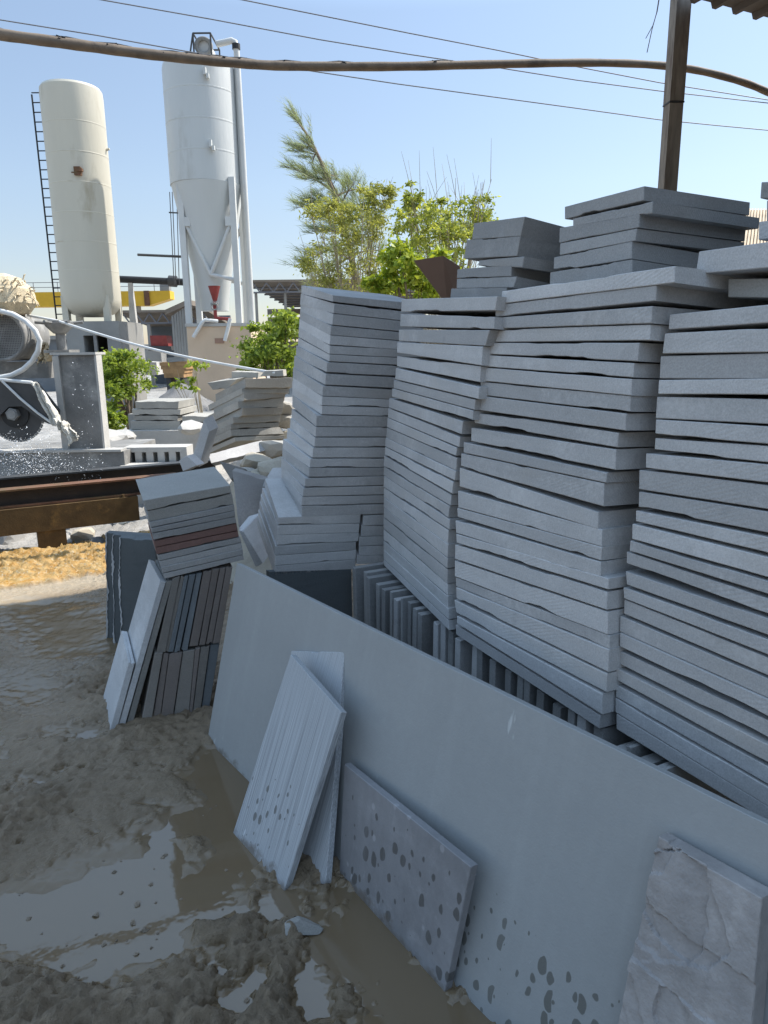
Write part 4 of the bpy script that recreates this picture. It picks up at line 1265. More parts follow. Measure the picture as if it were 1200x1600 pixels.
# rubble heap under them
hx, hy = np.meshgrid(np.linspace(-2.3, 1.2, 90), np.linspace(4.3, 8.6, 90))
c1 = at_y(400, 700, 6.2)
hz = 0.80*np.exp(-(((hx-c1.x-0.25)/0.55)**2+((hy-6.2)/1.1)**2)**1.3)+0.40*np.exp(-(((hx-c1.x-0.30)/0.36)**2+((hy-5.15)/0.45)**2)**1.2)
hz = hz*(0.75+0.5*fbm(hx*5, hy*5, 5, 71))+0.05*np.floor(fbm(hx*6, hy*6, 3, 72)*8)/8*hz-0.02
setting(grid_obj('rubble', hx, hy, hz, M['beige'], smooth=False), 'stuff')
rnd = random.Random(17)
names = ['sunlit beige chunk below the aslant slab on the rubble', 'pale chunk against the leaning stack on the rubble', 'small white chunk by the aslant slab', 'flat beige chunk low on the rubble beside the leaning stack', 'white lump right of the sunlit stack', 'lower white lump right of the sunlit stack', 'beige chunk behind the smooth blue-grey sheet', 'small beige chunk touching the top of the smooth sheet']
for (x, y, Y, s_), lab in zip([(890,660,4.9,0.16), (1000,560,5.2,0.2), (835,720,4.8,0.09), (985,690,4.7,0.2), (1075,310,6.2,0.12), (1075,390,6.2,0.12), (930,720,4.75,0.13), (870,745,4.6,0.08)], names):
    rock(px3('M', x, y, Y), (s_, s_*0.8, s_*0.6), int(x), M['beige'] if 'beige' in lab else M['rubble'], 'broken_stone', lab, 'stone', 'broken stones on the rubble')

# brown board behind the narrow stack, tan roof far right
q = [at_y(646, 407, 4.1), at_y(692, 400, 4.15), at_y(717, 416, 4.3)]
q += [at_y(716, 478, 4.3)]
q += [V((q[3].x, q[3].y, 0.0)), V((q[3].x-0.05, q[3].y-0.04, 0.0)), at_y(699, 478, 4.25)]
mb = MB()
mb.add(q+[p+V((0.01, 0.02, 0)) for p in q], [(0, 1, 2, 3, 6), (3, 4, 5, 6), (7, 13, 10, 9, 8), (10, 13, 12, 11)]+[(i, (i+1) % 7, 7+(i+1) % 7, 7+i) for i in range(7)])
tag(mb.build('brown_board', M['board_brown']), 'tilted brown board poking up behind the narrow stack', 'board')
q = px_quad('F', [(860,350),(1200,350),(1200,700),(800,700)], [13, 13, 9, 9])
rt = thing('tan_roof', 'tan sheet roof seen far off between the stacks at right', 'roof', (q[3]+q[2])/2)
a_, b_ = q[0], q[1]
mb = MB()
nn = 14
for i in range(nn):
    A, B = q[0]+(q[1]-q[0])*(i/nn), q[0]+(q[1]-q[0])*((i+0.5)/nn)
    Cc, D = q[3]+(q[2]-q[3])*((i+0.5)/nn), q[3]+(q[2]-q[3])*(i/nn)
    mb.hexa([A, B, Cc, D], (0, 0, -0.05))
mb.hexa([p-V((0, 0, 0.025)) for p in q], (0, 0, -0.02))
mb.build('sheet', M['tan_roof'], rt)
for p in (q[2], q[3]):
    MB().tube([V((p.x, p.y, 0)), p-V((0, 0, 0.06))], 0.05, 8).build('post', M['rust'], rt)

# ================================================================== STONE SAW AT THE LEFT
MY = 7.0
Qp = lambda x, y, Y=MY: at_y(*cp('Q', x, y), Y)
saw = thing('stone_saw', 'grey stone-cutting saw with a round blade and a white hose loop', 'stone saw', V((Qp(0, 1000).x, MY, 0)))
zb = Qp(860, 1268).z
x1_ = Qp(862, 1300).x
MB().box(((x1_-2.5)/2+x1_/2-0.0, MY+0.5, zb/2), (x1_-(x1_-2.5), 1.0, zb)).build('base', M['concrete'], saw)
MB().box((x1_-1.25, MY+0.06, zb+0.01), (2.46, 0.16, 0.022)).build('base_lip', M['slurry'], saw)
xl, xr = Qp(450, 1225).x, Qp(692, 1225).x
zt = Qp(510, 598).z
col_ = MB().box(((xl+xr)/2, MY+0.15, (zb+zt)/2), (xr-xl, 0.10, zt-zb)).build('column', M['concrete'], saw)
MB().box((xl-0.03, MY+0.15, (zb+zt)/2), (0.06, 0.16, zt-zb-0.02)).build('column_flange', M['slurry'], saw)
MB().box((xr+0.010, MY+0.15, (zb+zt)/2), (0.02, 0.14, zt-zb-0.01)).build('column_flange', M['slurry'], saw)
MB().box(((xl+xr)/2-0.03, MY+0.20, zt+0.012), (xr-xl+0.1, 0.26, 0.024)).build('column_cap', M['slurry'], saw)
MB().box((xl-0.05, MY+0.28, zt+0.035), (0.25, 0.25, 0.03)).build('column_cap', M['concrete'], saw)
pw = Qp(432, 575, MY+0.28)
tb = MB()
tb.tube([V((pw.x, pw.y, zt+0.02)), V((pw.x, pw.y, Qp(425, 440, MY+0.28).z))], 0.045, 16)
tb.lathe((pw.x, pw.y, Qp(425, 450, MY+0.28).z), [(0.06, 0), (0.13, 0.07), (0.14, 0.10), (0.05, 0.11)], 20)
tb.build('spindle', M['concrete'], saw, smooth=40)
zz = Qp(425, 385, MY+0.28).z
tb = MB()
for k in range(6):
    a = k*math.pi/3+0.3
    tb.tube([V((pw.x, pw.y, zz)), V((pw.x+0.22*math.cos(a), pw.y+0.22*math.sin(a), zz+0.02))], 0.016, 6)
tb.torus((pw.x, pw.y, zz+0.02), (0, 0, 1), 0.10, 0.018)
tb.build('handwheel', M['concrete'], saw, smooth=40)
# carriage, guard, blade, motor
xc, xd = Qp(-150, 660, MY+0.4).x, Qp(372, 660, MY+0.4).x
MB().box(((xc+xd)/2, MY+0.45, (Qp(0, 650).z+Qp(0, 770).z)/2), (xd-xc, 0.35, Qp(0, 650).z-Qp(0, 770).z)).build('carriage', M['concrete'], saw)
GY = MY-0.15
gp = [(-90,775),(0,772),(220,792),(372,985),(372,1088),(300,1062),(215,1000),(150,955),(60,958),(0,1018),(-90,1030)]
gpv = [Qp(x, y, GY) for x, y in gp]
n_ = len(gpv)
mb = MB()
mb.add(gpv+[p+V((0, 0.14, 0)) for p in gpv], [tuple(range(n_-1, -1, -1)), tuple(range(n_, 2*n_))]+[(i, (i+1) % n_, n_+(i+1) % n_, n_+i) for i in range(n_)])
guard = mb.build('blade_guard', M['dark_steel'], saw)
tb = MB()
tb.tube([Qp(-90, 772, GY), Qp(0, 770, GY), Qp(220, 790, GY), Qp(300, 860, GY), Qp(372, 980, GY), Qp(376, 1090, GY)], 0.016, 8)
tb.tube([Qp(15, 780, GY-0.01), Qp(140, 900, GY-0.01), Qp(260, 1000, GY-0.01), Qp(365, 1075, GY-0.01)], 0.012, 8)
tb.tube([Qp(225, 800, GY-0.01), Qp(300, 900, GY-0.01), Qp(368, 985, GY-0.01)], 0.010, 8)
tb.build('rim', M['white_hose'], guard, smooth=40)
bc = Qp(108, 1006, GY+0.07)
Rb = 195/4.445*px_size(bc)
mb = MB()
pts = []
nt_ = 36
for k in range(nt_*4):
    a = 2*math.pi*k/(nt_*4)
    r_ = Rb if k % 4 in (0, 1, 2) else Rb*0.93
    pts.append(bc+V((r_*math.cos(a), -0.006, r_*math.sin(a))))
N_ = len(pts)
mb.add(pts+[p+V((0, 0.012, 0)) for p in pts], [tuple(range(N_)), tuple(range(2*N_-1, N_-1, -1))]+[(i, (i+1) % N_, N_+(i+1) % N_, N_+i) for i in range(N_)])
blade = mb.build('blade', M['dark_steel'], saw)
mb = MB()
for k in range(nt_):
    a = 2*math.pi*(k+0.25)/nt_
    c_ = bc+V((Rb*0.985*math.cos(a), 0, Rb*0.985*math.sin(a)))
    mb.box(c_, (0.036, 0.018, 0.016), Matrix.Rotation(-a+math.pi/2, 3, 'Y'))
mb.build('cutting_teeth', M['concrete'], blade)
MB().tube([bc+V((0, -0.02, 0)), bc+V((0, 0.03, 0))], 0.135, 28).build('flange', M['black'], blade, smooth=40)
MB().tube([bc+V((0, -0.075, 0)), bc+V((0, -0.02, 0))], 0.062, 6).build('hub_nut', M['concrete'], blade)
tb = MB()
tb.tube([bc+V((0, -0.082, 0)), bc+V((0, -0.06, 0))], 0.042, 20)
tb.build('hub_bolt', M['concrete'], blade, smooth=40)
mc = Qp(14, 466, MY+0.1)
Rm = 155/4.445*px_size(mc)
tb = MB()
tb.tube([mc+V((0, -0.02, 0)), mc+V((0, 0.5, 0))], Rm*1.1, 32)
motor = tb.build('motor', M['concrete'], saw, smooth=40)
tb = MB()
tb.torus(mc+V((0, -0.03, 0)), (0, 1, 0), Rm*1.05, 0.020, 36, 10)
tb.build('cowl_ring', M['concrete'], motor, smooth=60)
tb = MB()
tb.tube([mc+V((0, -0.024, 0)), mc+V((0, -0.021, 0))], Rm*0.98, 32)
tb.build('grille_back', M['black'], motor)
tb = MB()
kk = 13
for i in range(-kk, kk+1):
    e = i/kk*Rm*0.97
    h_ = math.sqrt(max(0, (Rm*0.97)**2-e*e))
    if h_ > 0.01:
        tb.tube([mc+V((e, -0.034, -h_)), mc+V((e, -0.034, h_))], 0.0045, 5)
        tb.tube([mc+V((-h_, -0.034, e)), mc+V((h_, -0.034, e))], 0.0045, 5)
tb.build('grille', M['concrete'], motor)
hz_ = [(-60,300),(0,292),(90,315),(180,365),(245,430),(276,500),(265,570),(225,640),(160,700),(80,740),(0,755),(-60,758)]
tb = MB()
tb.tube([Qp(x, y, MY-0.12+0.02*math.sin(i)) for i, (x, y) in enumerate(hz_)], 0.024, 12)
tb.build('water_hose', M['white_hose'], saw, smooth=60)
# cloth rags tied to guard; straw-coloured wrap over the motor
def rag(pts, Y, name, label, seed, mat, parent=None, amp=0.02):
    q = [Qp(x, y, Y) for x, y in pts]
    rnd = random.Random(seed)
    n1, n2 = 14, 18
    vs, fs = [], []
    for j in range(n2+1):
        for i in range(n1+1):
            u, v = i/n1, j/n2
            p = (q[0]*(1-u)+q[1]*u)*(1-v)+(q[3]*(1-u)+q[2]*u)*v
            k = amp*(math.sin(u*9+v*3+seed)+0.6*math.sin(u*17+seed*2+v*5))
            vs.append(p+V((rnd.uniform(-1, 1)*amp*0.25+0.3*amp*math.sin(v*11), k, rnd.uniform(-1, 1)*amp*0.3)))
    for j in range(n2):
        for i in range(n1):
            a = j*(n1+1)+i
            fs.append((a, a+1, a+n1+2, a+n1+1))
    mb = MB().add(vs, fs)
    ob = mb.build(name, mat, parent, smooth=True)
    md = ob.modifiers.new('thickness', 'SOLIDIFY')
    md.thickness = 0.004
    if label:
        tag(ob, label, 'cloth')
    return ob
rag([(215,785),(265,790),(440,1090),(372,1090)], GY-0.02, 'plastic_cloth', 'dusty white plastic draped over the edge of the blade guard', 3, M['cloth'])
rag([(378,1040),(440,1060),(560,1165),(480,1235)], GY-0.03, 'rag', 'torn pale rag hanging from the corner of the blade guard', 5, M['cloth'], amp=0.03)
st = MB()
rnd = random.Random(8)
cc = Qp(40, 190, MY+0.15)
for k in range(420):
    a = rnd.uniform(0, 6.28); e = rnd.gauss(0, 0.5)
    r1_ = Qp(170, 190).x-cc.x
    p = cc+V((r1_*math.cos(a)*math.cos(e), 0.22*math.sin(a), 0.18*math.sin(e)+rnd.uniform(-0.02, 0.02)))
    d_ = V((rnd.gauss(0, 1), rnd.gauss(0, 1)-0.4, rnd.gauss(0, 1))).normalized()*rnd.uniform(0.03, 0.09)
    st.tube([p, p+d_*0.6, p+d_+V((0, 0, -0.02))], [0.006, 0.008, 0.003], 4)
st.lathe(cc-V((0, 0, 0.19)), [(0.02, 0), (0.2, 0.03), (0.27, 0.12), (0.25, 0.25), (0.14, 0.36), (0.02, 0.40)], 18)
tag(st.build('plastic_wrap', M['straw']), 'bundle of straw-coloured plastic wrapped over the saw motor', 'plastic wrap')
rag([(262,500),(345,520),(352,650),(272,668)], MY+0.3, 'rag', 'frayed rag bunched beside the column of the saw', 9, M['straw'], amp=0.035)
# rope from the saw to the rubble stack
r0, r1q = Qp(190, 322, MY+0.2), Qp(395, 360, MY+0.2)
r2 = at_y(430, 583, 6.0)
pts = [r0, r1q] + [r1q+(r2-r1q)*t+V((0, 0, -0.05*math.sin(math.pi*t))) for t in [k/14 for k in range(1, 15)]]
tag(MB().tube(pts, 0.012, 8).build('rope', M['white_hose'], smooth=60), 'slack whitish rope from the saw column to the sunlit stack', 'rope')
# water thrown off the blade
wm, t_, b_ = newmat('water_drops')
b_.inputs['Base Color'].default_value = (0.85, 0.86, 0.87, 1)
b_.inputs['Roughness'].default_value = 0.15
rnd = random.Random(23)
sp = MB()
for k in range(2600):
    if rnd.random() < 0.6:
        u = rnd.random()
        x, y = rnd.gauss(25+45*u, 22+16*u), rnd.gauss(692+62*u, 12)
        Y = rnd.uniform(6.2, 6.85)
    else:
        x, y = rnd.gauss(70, 60), rnd.gauss(742, 17)
        Y = rnd.uniform(6.0, 6.8)
    if rnd.random() < 0.03:
        x, y, Y = rnd.uniform(110, 150), rnd.uniform(560, 700), 6.9
    if y > 770 or y < 560 or x > 170:
        continue
    p = at_y(x, y, Y)
    s_ = rnd.choice([0.0022, 0.003, 0.003, 0.0042, 0.006])
    e = V((rnd.uniform(-1, 1), rnd.uniform(-1, 1), rnd.uniform(-1.5, 0.3))).normalized()*s_*rnd.uniform(1, 2.2)
    sp.add([p+V((s_, 0, 0)), p+V((-s_, 0, 0)), p+V((0, s_, 0)), p+V((0, -s_, 0)), p+e+V((0, 0, s_)), p-e-V((0, 0, s_))], [(0, 2, 4), (2, 1, 4), (1, 3, 4), (3, 0, 4), (2, 0, 5), (1, 2, 5), (3, 1, 5), (0, 3, 5)])
setting(sp.build('water_spray', wm, smooth=180), 'stuff')

# ================================================================== SILOS
S1Y = 20.0
p = at_y(146, 494, S1Y)
ax1 = V((p.x, S1Y, 0))
r1s = 43.5*px_size(p)
zt1, zb1 = at_y(111, 139, S1Y).z, p.z
silo = thing('cement_silo', 'cream cylindrical silo with a dark ladder up its left side', 'silo', (ax1.x, S1Y, 0), 'silos behind the yard')
H1 = zt1-zb1
MB().lathe((ax1.x, S1Y, 0), [(r1s*0.45, zb1-0.02), (r1s*0.75, zb1+0.06), (r1s*0.94, zb1+0.22), (r1s, zb1+0.42)]+[(r1s*(1+0.002*(k % 2)), zb1+0.42+(H1-0.62)*k/8) for k in range(1, 9)]+[(r1s*0.985, zt1-0.06), (r1s*0.93, zt1), (r1s*0.3, zt1+0.05)], 56).build('tank', M['silo_cream'], silo, smooth=30)
pl_top = at_y(150, 504, S1Y).z
for k in range(1, 7):
    z_ = zb1+0.42+(H1-0.62)*k/7
    MB().lathe((ax1.x, S1Y, 0), [(r1s*1.001, z_-0.014), (r1s*1.006, z_-0.008), (r1s*1.006, z_+0.008), (r1s*1.001, z_+0.014)], 56).build('weld_seam', M['silo_cream'], silo)
for sx_ in (-1, 1):
    for sy_ in (-1, 1):
        MB().box((ax1.x+sx_*r1s*0.72, S1Y+sy_*r1s*0.55, (pl_top+zb1+0.5)/2), (0.16, 0.16, zb1+0.5-pl_top)).build('leg', M['silo_cream'], silo)
lad = MB()
lx = ax1.x-r1s-0.10
for s_ in (-0.11, 0.11):
    lad.tube([V((lx+s_, S1Y-0.1, pl_top-0.3)), V((lx+s_, S1Y-0.1, zt1-0.15))], 0.022, 6)
z_ = pl_top
while z_ < zt1-0.1:
    lad.tube([V((lx-0.11, S1Y-0.1, z_)), V((lx+0.11, S1Y-0.1, z_))], 0.015, 5)
    z_ += 0.225
for k in range(4):
    z_ = zb1+0.8+k*(H1-1.2)/3
    lad.tube([V((lx+0.11, S1Y-0.1, z_)), V((ax1.x-r1s*0.97, S1Y, z_))], 0.03, 5)
lad.build('ladder', M['black'], silo)
pq = at_y(121, 267, S1Y-r1s)
mb = MB().box(pq+V((0, 0.02, 0)), (0.16, 0.10, 0.2)).box(pq+V((-0.14, 0.03, -0.03)), (0.12, 0.05, 0.03)).box(pq+V((0.06, 0.0, 0.02)), (0.14, 0.1, 0.07))
mb.build('rusty_bracket', M['rust'], silo)
pq = at_y(163, 236, S1Y)
MB().tube([pq+V((-0.05, 0, 0)), pq+V((0.14, 0, 0.05))], 0.03, 6).build('lug', M['silo_cream'], silo)
# its block base, hollow with an opening
pb_ = thing('block_base', 'grey block base with an opening under the cream silo', 'block base', (ax1.x, S1Y, 0))
xa, xb = at_y(104, 530, S1Y-0.9).x, at_y(187, 530, S1Y-0.9).x
oa, ob2 = at_y(131, 535, S1Y-0.9).x, at_y(168, 535, S1Y-0.9).x
oz0, oz1 = at_y(150, 552, S1Y-0.9).z, at_y(150, 524, S1Y-0.9).z
y0, y1 = S1Y-0.9, S1Y+0.9
def bxx(x0, x1, ya_, yb_, z0, z1):
    return MB().box(((x0+x1)/2, (ya_+yb_)/2, (z0+z1)/2), (x1-x0, yb_-ya_, z1-z0))
bb = bxx(xa, oa, y0, y1, 0, pl_top)
bb.v += []
for args in ((ob2, xb, y0, y1, 0, pl_top), (oa, ob2, y0, y1, oz1, pl_top), (oa, ob2, y0, y1, 0, oz0), (oa, ob2, y1-0.1, y1, oz0, oz1)):
    e = bxx(*args)
    bb.add(e.v, e.f)
bb.build('walls', M['grey_wall'], pb_)
bxx(oa+0.25, oa+0.33, y0+0.02, y0+0.1, oz0, oz1).build('opening_post', M['concrete'], pb_)

S2Y = 20.0
p = at_y(323, 292, S2Y)
ax2 = V((p.x, S2Y, 0))
r2s = 55*px_size(p)
zt2, zc2 = at_y(307, 104, S2Y).z, p.z
pt2 = at_y(340, 505, S2Y-1.0).z
zk2 = at_y(345, 486, S2Y).z
silo2 = thing('cement_silo', 'white silo with a cone bottom, standing on a beige block', 'silo', (ax2.x, S2Y, 0), 'silos behind the yard')
H2 = zt2-zc2
ring = []
for k in range(1, 4):
    z_ = zc2+H2*k/4
    MB().lathe((ax2.x, S2Y, 0), [(r2s*1.0, z_-0.02), (r2s*1.004, z_-0.015), (r2s*1.004, z_+0.015), (r2s, z_+0.02)], 56).build('weld_seam', M['silo_white'], silo2)
MB().lathe((ax2.x, S2Y, 0), [(r2s, zc2)]+ring+[(r2s, zt2-0.15), (r2s*0.98, zt2-0.05), (r2s*0.9, zt2), (0.3*r2s, zt2+0.12)], 56).build('tank', M['silo_white'], silo2, smooth=30)
MB().lathe((ax2.x+0.02, S2Y, 0), [(r2s*0.40, zk2), (r2s*0.42, zk2+0.3), (r2s*0.995, zc2-0.003)], 56).build('cone', M['silo_white'], silo2, smooth=30)
for sx_, sy_ in ((-1, -1), (1, -1), (-1, 1), (1, 1)):
    lx_, ly_ = ax2.x+(-0.60 if sx_ < 0 else 0.84)*r2s, S2Y+sy_*r2s*0.62
    MB().box((lx_, ly_, (pt2+zc2+0.1)/2), (0.15, 0.15, zc2+0.1-pt2)).build('leg', M['white_paint'], silo2)
zm = (pt2+zc2)/2
for y_ in (S2Y-r2s*0.62, S2Y+r2s*0.62):
    for s_ in (-1, 1):
        MB().tube([V((ax2.x+(-0.56 if s_ < 0 else 0.80)*r2s, y_, zc2-0.9)), V((ax2.x+0.1*r2s, y_, zm-0.5))], 0.05, 8).build('brace', M['white_paint'], silo2, smooth=40)
    MB().tube([V((ax2.x+r2s*0.1, y_, zm-0.5)), V((ax2.x+r2s*0.80, y_, pt2+1.1))], 0.05, 8).build('brace', M['white_paint'], silo2, smooth=40)
for s_ in (-1, 1):
    MB().box((ax2.x+(-0.5 if s_ < 0 else 0.74)*r2s, S2Y-r2s*0.62, zc2-0.95), (0.24, 0.14, 0.22)).build('gusset', M['white_paint'], silo2)
pipe = [at_y(x, y, S2Y-0.2) for x, y in ((338, 69), (352, 66), (362, 63.5), (367, 66), (369, 74), (370, 84), (377, 200), (387, 380), (398, 560))]
pipe[-1].z = 0.3
MB().tube(pipe, 0.075, 12).build('fill_pipe', M['white_paint'], silo2, smooth=60)
q_ = at_y(369, 73, S2Y-0.2)
MB().tube([q_+V((0, 0, -0.06)), q_+V((0, 0, 0.06))], 0.10, 12).build('pipe_coupling', M['black'], silo2)
ps = [at_y(361, 105, S2Y-0.1), at_y(383, 460, S2Y-0.1)]
MB().tube([V((ax2.x+r2s*1.07, S2Y-0.15, zt2-0.1)), V((ax2.x+r2s*1.07, S2Y-0.15, pt2))], 0.085, 12).build('side_pipe', M['silo_white'], silo2, smooth=60)
for zz_ in (zt2-0.5, zc2+0.1):
    MB().tube([V((ax2.x+r2s*0.99, S2Y-0.1, zz_)), V((pipe[5].x+0.02, S2Y-0.2, zz_+0.1))], 0.05, 8).build('pipe_clamp', M['silo_white'], silo2)
fc = at_y(318, 72, S2Y-0.4)
fr_ = 13*px_size(fc)
tb = MB(); tb.torus(fc, (0.15, -1, 0.1), fr_*0.86, fr_*0.25, 28, 8)
fan = tb.build('fan', M['grey_wall'], silo2, smooth=60)
tb = MB(); tb.tube([fc+V((0, 0.05, 0)), fc+V((0, 0.6, 0))], fr_*0.8, 20); tb.box(fc+V((0, 0.5, -fr_*0.9)), (fr_*2.0, 0.7, fr_*0.5))
tb.build('fan_housing', M['white_paint'], silo2)
gr = MB()
zt_ = at_y(318, 56, S2Y-0.4).z
gx_ = [at_y(x, 58, S2Y-0.4).x for x in (304, 331)]
for y_ in (S2Y-0.55, S2Y+0.45):
    for x_ in gx_:
        gr.tube([V((x_, y_, zt2-0.02)), V((x_, y_, zt_))], 0.022, 5)
    gr.tube([V((gx_[0], y_, zt_)), V((gx_[1], y_, zt_))], 0.022, 5)
gr.tube([V((gx_[0]-0.12, S2Y-0.55, zt2)), V((gx_[0], S2Y-0.55, zt_))], 0.022, 5)
for x_ in gx_:
    gr.tube([V((x_, S2Y-0.55, zt_)), V((x_, S2Y+0.45, zt_))], 0.022, 5)
gr.build('top_railing', M['dark_steel'], silo2)
for x, y in ((320, 111), (329, 224)):
    pq = at_y(x, y, S2Y-r2s)
    MB().box(pq, (0.06, 0.12, 0.16)).box(pq+V((0.06, 0.02, -0.1)), (0.06, 0.1, 0.1)).build('bracket', M['silo_white'], silo2)
Uq = lambda x, y, Y=S2Y-1.15: at_y(*cp('U', x, y), Y)
v0 = Uq(538, 268, S2Y-0.9)
tb = MB()
k_ = px_size(v0)/4
tb.lathe((v0.x, v0.y, Uq(545, 362, S2Y-0.9).z), [(12*k_*1.0, 0), (14*k_, 0.02), (38*k_, v0.z-Uq(545, 362, S2Y-0.9).z)], 16)
tb.tube([Uq(540, 365, S2Y-0.9), Uq(548, 470, S2Y-0.9)], 11*k_, 10)
tb.tube([Uq(548, 468, S2Y-0.9), Uq(640, 474, S2Y-0.9)], 10*k_, 10)
val = tb.build('red_valve', M['red'], silo2, smooth=40)
tb = MB()
tb.tube([Uq(518, 380, S2Y-0.92), Uq(566, 380, S2Y-0.92)], 9*k_, 10)
tb.torus(Uq(540, 395, S2Y-1.0), (0, 1, 0), 20*k_, 4*k_, 16, 6)
tb.build('valve_collar', M['grey_wall'], val, smooth=40)
MB().tube([Uq(640, 470), Uq(628, 520), Uq(605, 610)], 12*k_, 10).build('discharge_pipe', M['white_hose'], silo2, smooth=60)
MB().tube([Uq(560, 488, S2Y-0.95), Uq(480, 480), Uq(462, 498), Uq(408, 588)], 12*k_, 10).build('discharge_pipe', M['white_hose'], silo2, smooth=60)
# beige block
p2 = thing('block_base', 'beige rendered block standing under the white silo', 'block base', (ax2.x, S2Y, 0))
xa, xb = at_y(292, 520, S2Y-1.0).x, at_y(392, 520, S2Y-1.0).x
bxx(xa, xb, S2Y-1.0, S2Y+1.0, 0, pt2-0.08).build('walls', M['beige_wall'], p2)
bxx(xa-0.03, xb+0.03, S2Y-1.03, S2Y+1.03, pt2-0.078, pt2).build('top_slab', M['slurry'], p2)
pv = Uq(572, 610, S2Y-1.0)
MB().box(pv, (0.24, 0.03, 0.13)).build('vent', M['board_brown'], p2)

# pipe, bars and cables between the silos
tg = thing('conveyor_pipe', 'dark horizontal pipe running between the two silos', 'pipe', at_y(235, 438, 22))
MB().tube([at_y(182, 436, 22), at_y(292, 441, 22)], 0.10, 14).build('tube', M['black'], tg, smooth=60)
MB().tube([at_y(264, 439, 22), at_y(276, 440, 22)], 0.16, 14).build('collar', M['dark_steel'], tg)
sb_ = thing('cable_bracket', 'thin dark bar with hanging cables left of the white silo', 'bracket', at_y(250, 400, 21))
MB().tube([at_y(215, 398, 21), at_y(284, 401, 21)], 0.035, 6).build('bar', M['dark_steel'], sb_)
for x0_, x1_2 in ((265, 272), (269, 275), (276, 280)):
    MB().tube([at_y(x0_, 300, 21), at_y(x1_2, 445, 21)], 0.012, 5).build('cable', M['dark_steel'], sb_)
MB().tube([at_y(264, 332, 21), at_y(284, 333, 21)], 0.02, 5).build('bar', M['dark_steel'], sb_)

# ================================================================== CRANE, SHEDS, FAR WALL
CY = 40
cr = thing('gantry_crane', 'yellow gantry crane girder with railings behind the cream silo', 'crane', at_y(150, 467, CY))
a_, b_ = at_y(-60, 466, CY), at_y(266, 466, CY)
zlo, zhi = at_y(150, 478.5, CY).z, at_y(150, 455.5, CY).z
g_ = MB()
xe = b_.x
g_.add([V((a_.x, CY, zhi)), V((xe, CY, zhi)), V((xe, CY, zhi-(zhi-zlo)*0.55)), V((xe-1.2, CY, zlo)), V((a_.x, CY, zlo))] + [V((a_.x, CY+0.8, zhi)), V((xe, CY+0.8, zhi)), V((xe, CY+0.8, zhi-(zhi-zlo)*0.55)), V((xe-1.2, CY+0.8, zlo)), V((a_.x, CY+0.8, zlo))],
       [(4, 3, 2, 1, 0), (5, 6, 7, 8, 9)]+[(i, (i+1) % 5, 5+(i+1) % 5, 5+i) for i in range(5)])
g_.build('girder', M['yellow'], cr)
rlg = MB()
x_ = a_.x
while x_ < xe:
    rlg.tube([V((x_, CY+0.1, zhi)), V((x_, CY+0.1, zhi+0.5))], 0.02, 4)
    x_ += 1.3
for h_ in (0.25, 0.5):
    rlg.tube([V((a_.x, CY+0.1, zhi+h_)), V((xe, CY+0.1, zhi+h_))], 0.02, 4)
rlg.build('railing', M['wire'], cr)
MB().box((xe-0.3, CY+0.3, zhi+0.2), (0.5, 0.4, 0.42)).build('control_box', M['grey_wall'], cr)
MB().box((at_y(230, 467, CY).x, CY-0.05, (zlo+zhi)/2), (0.28, 0.08, zhi-zlo+0.02)).build('trolley', M['rust'], cr)
for x_ in (a_.x+0.4, xe-2.0):
    MB().box((x_, CY+0.4, zlo/2), (0.35, 0.5, zlo)).build('leg', M['grey_wall'], cr)

cl = thing('tapered_column', 'white tapered column between the two silos', 'column', V((at_y(214, 560, 22).x, 22, 0)))
zt_ = at_y(208, 442, 22).z
MB().box((at_y(214, 560, 22).x, 22, zt_/2), (0.34, 0.3, zt_), taper=0.35).build('shaft', M['slurry'], cl)

sh = thing('open_shed', 'open dark shed with white roof trusses between the silos', 'shed', V((at_y(245, 540, 32).x, 32, 0)))
xa, xb = at_y(186, 500, 32).x, at_y(330, 500, 32).x
zr = at_y(240, 487, 32).z
bxx(xa, xb, 36, 36.2, 0, zr).build('back_wall', M['shed_in'], sh)
q = [V((xa, 31.6, zr+0.05)), V((xb, 31.6, zr+0.05)), V((xb, 31.6, zr-0.05)), V((xa, 31.6, zr-0.05))]
MB().hexa(q, (0, 5.0, -0.5)).build('roof', M['shed_roof'], sh)
tr = MB()
n_ = 14
for k in range(n_):
    u0, u1 = xa+(xb-xa)*k/n_, xa+(xb-xa)*(k+1)/n_
    z0, z1 = (zr-0.08, zr-0.5) if k % 2 else (zr-0.5, zr-0.08)
    tr.tube([V((u0, 31.7, z0)), V((u1, 31.7, z1))], 0.035, 5)
tr.tube([V((xa, 31.7, zr-0.5)), V((xb, 31.7, zr-0.5))], 0.04, 5)
tr.build('truss', M['wire'], sh)
for k in (0.0, 0.33, 0.62, 1.0):
    x_ = xa+0.1+(xb-xa-0.2)*k
    MB().box((x_, 31.75, (zr-0.5)/2), (0.14, 0.14, zr-0.5)).build('post', M['grey_wall'], sh)
sg = MB()
x0_, x1_2 = at_y(268, 500, 30).x, at_y(293, 500, 30).x
zg0, zg1 = at_y(268, 484, 30).z, at_y(293, 468, 30).z
for k in range(6):
    u0, u1 = x0_+(x1_2-x0_)*k/6, x0_+(x1_2-x0_)*(k+0.82)/6
    za, zb_ = zg0+(zg1-zg0)*k/6, zg0+(zg1-zg0)*(k+0.82)/6
    sg.hexa([V((u0, 30, za-0.25)), V((u1, 30, zb_-0.25)), V((u1, 30, 0)), V((u0, 30, 0))], (0, 0.06, 0))
sg.build('side_cladding', M['grey_wall'], sh)
MB().hexa([V((x0_-0.2, 29.9, zg0)), V((x1_2+0.1, 29.9, zg1)), V((x1_2+0.1, 29.9, zg1-0.2)), V((x0_-0.2, 29.9, zg0-0.2))], (0, 2, 0)).build('gable_edge', M['shed_roof'], sh)

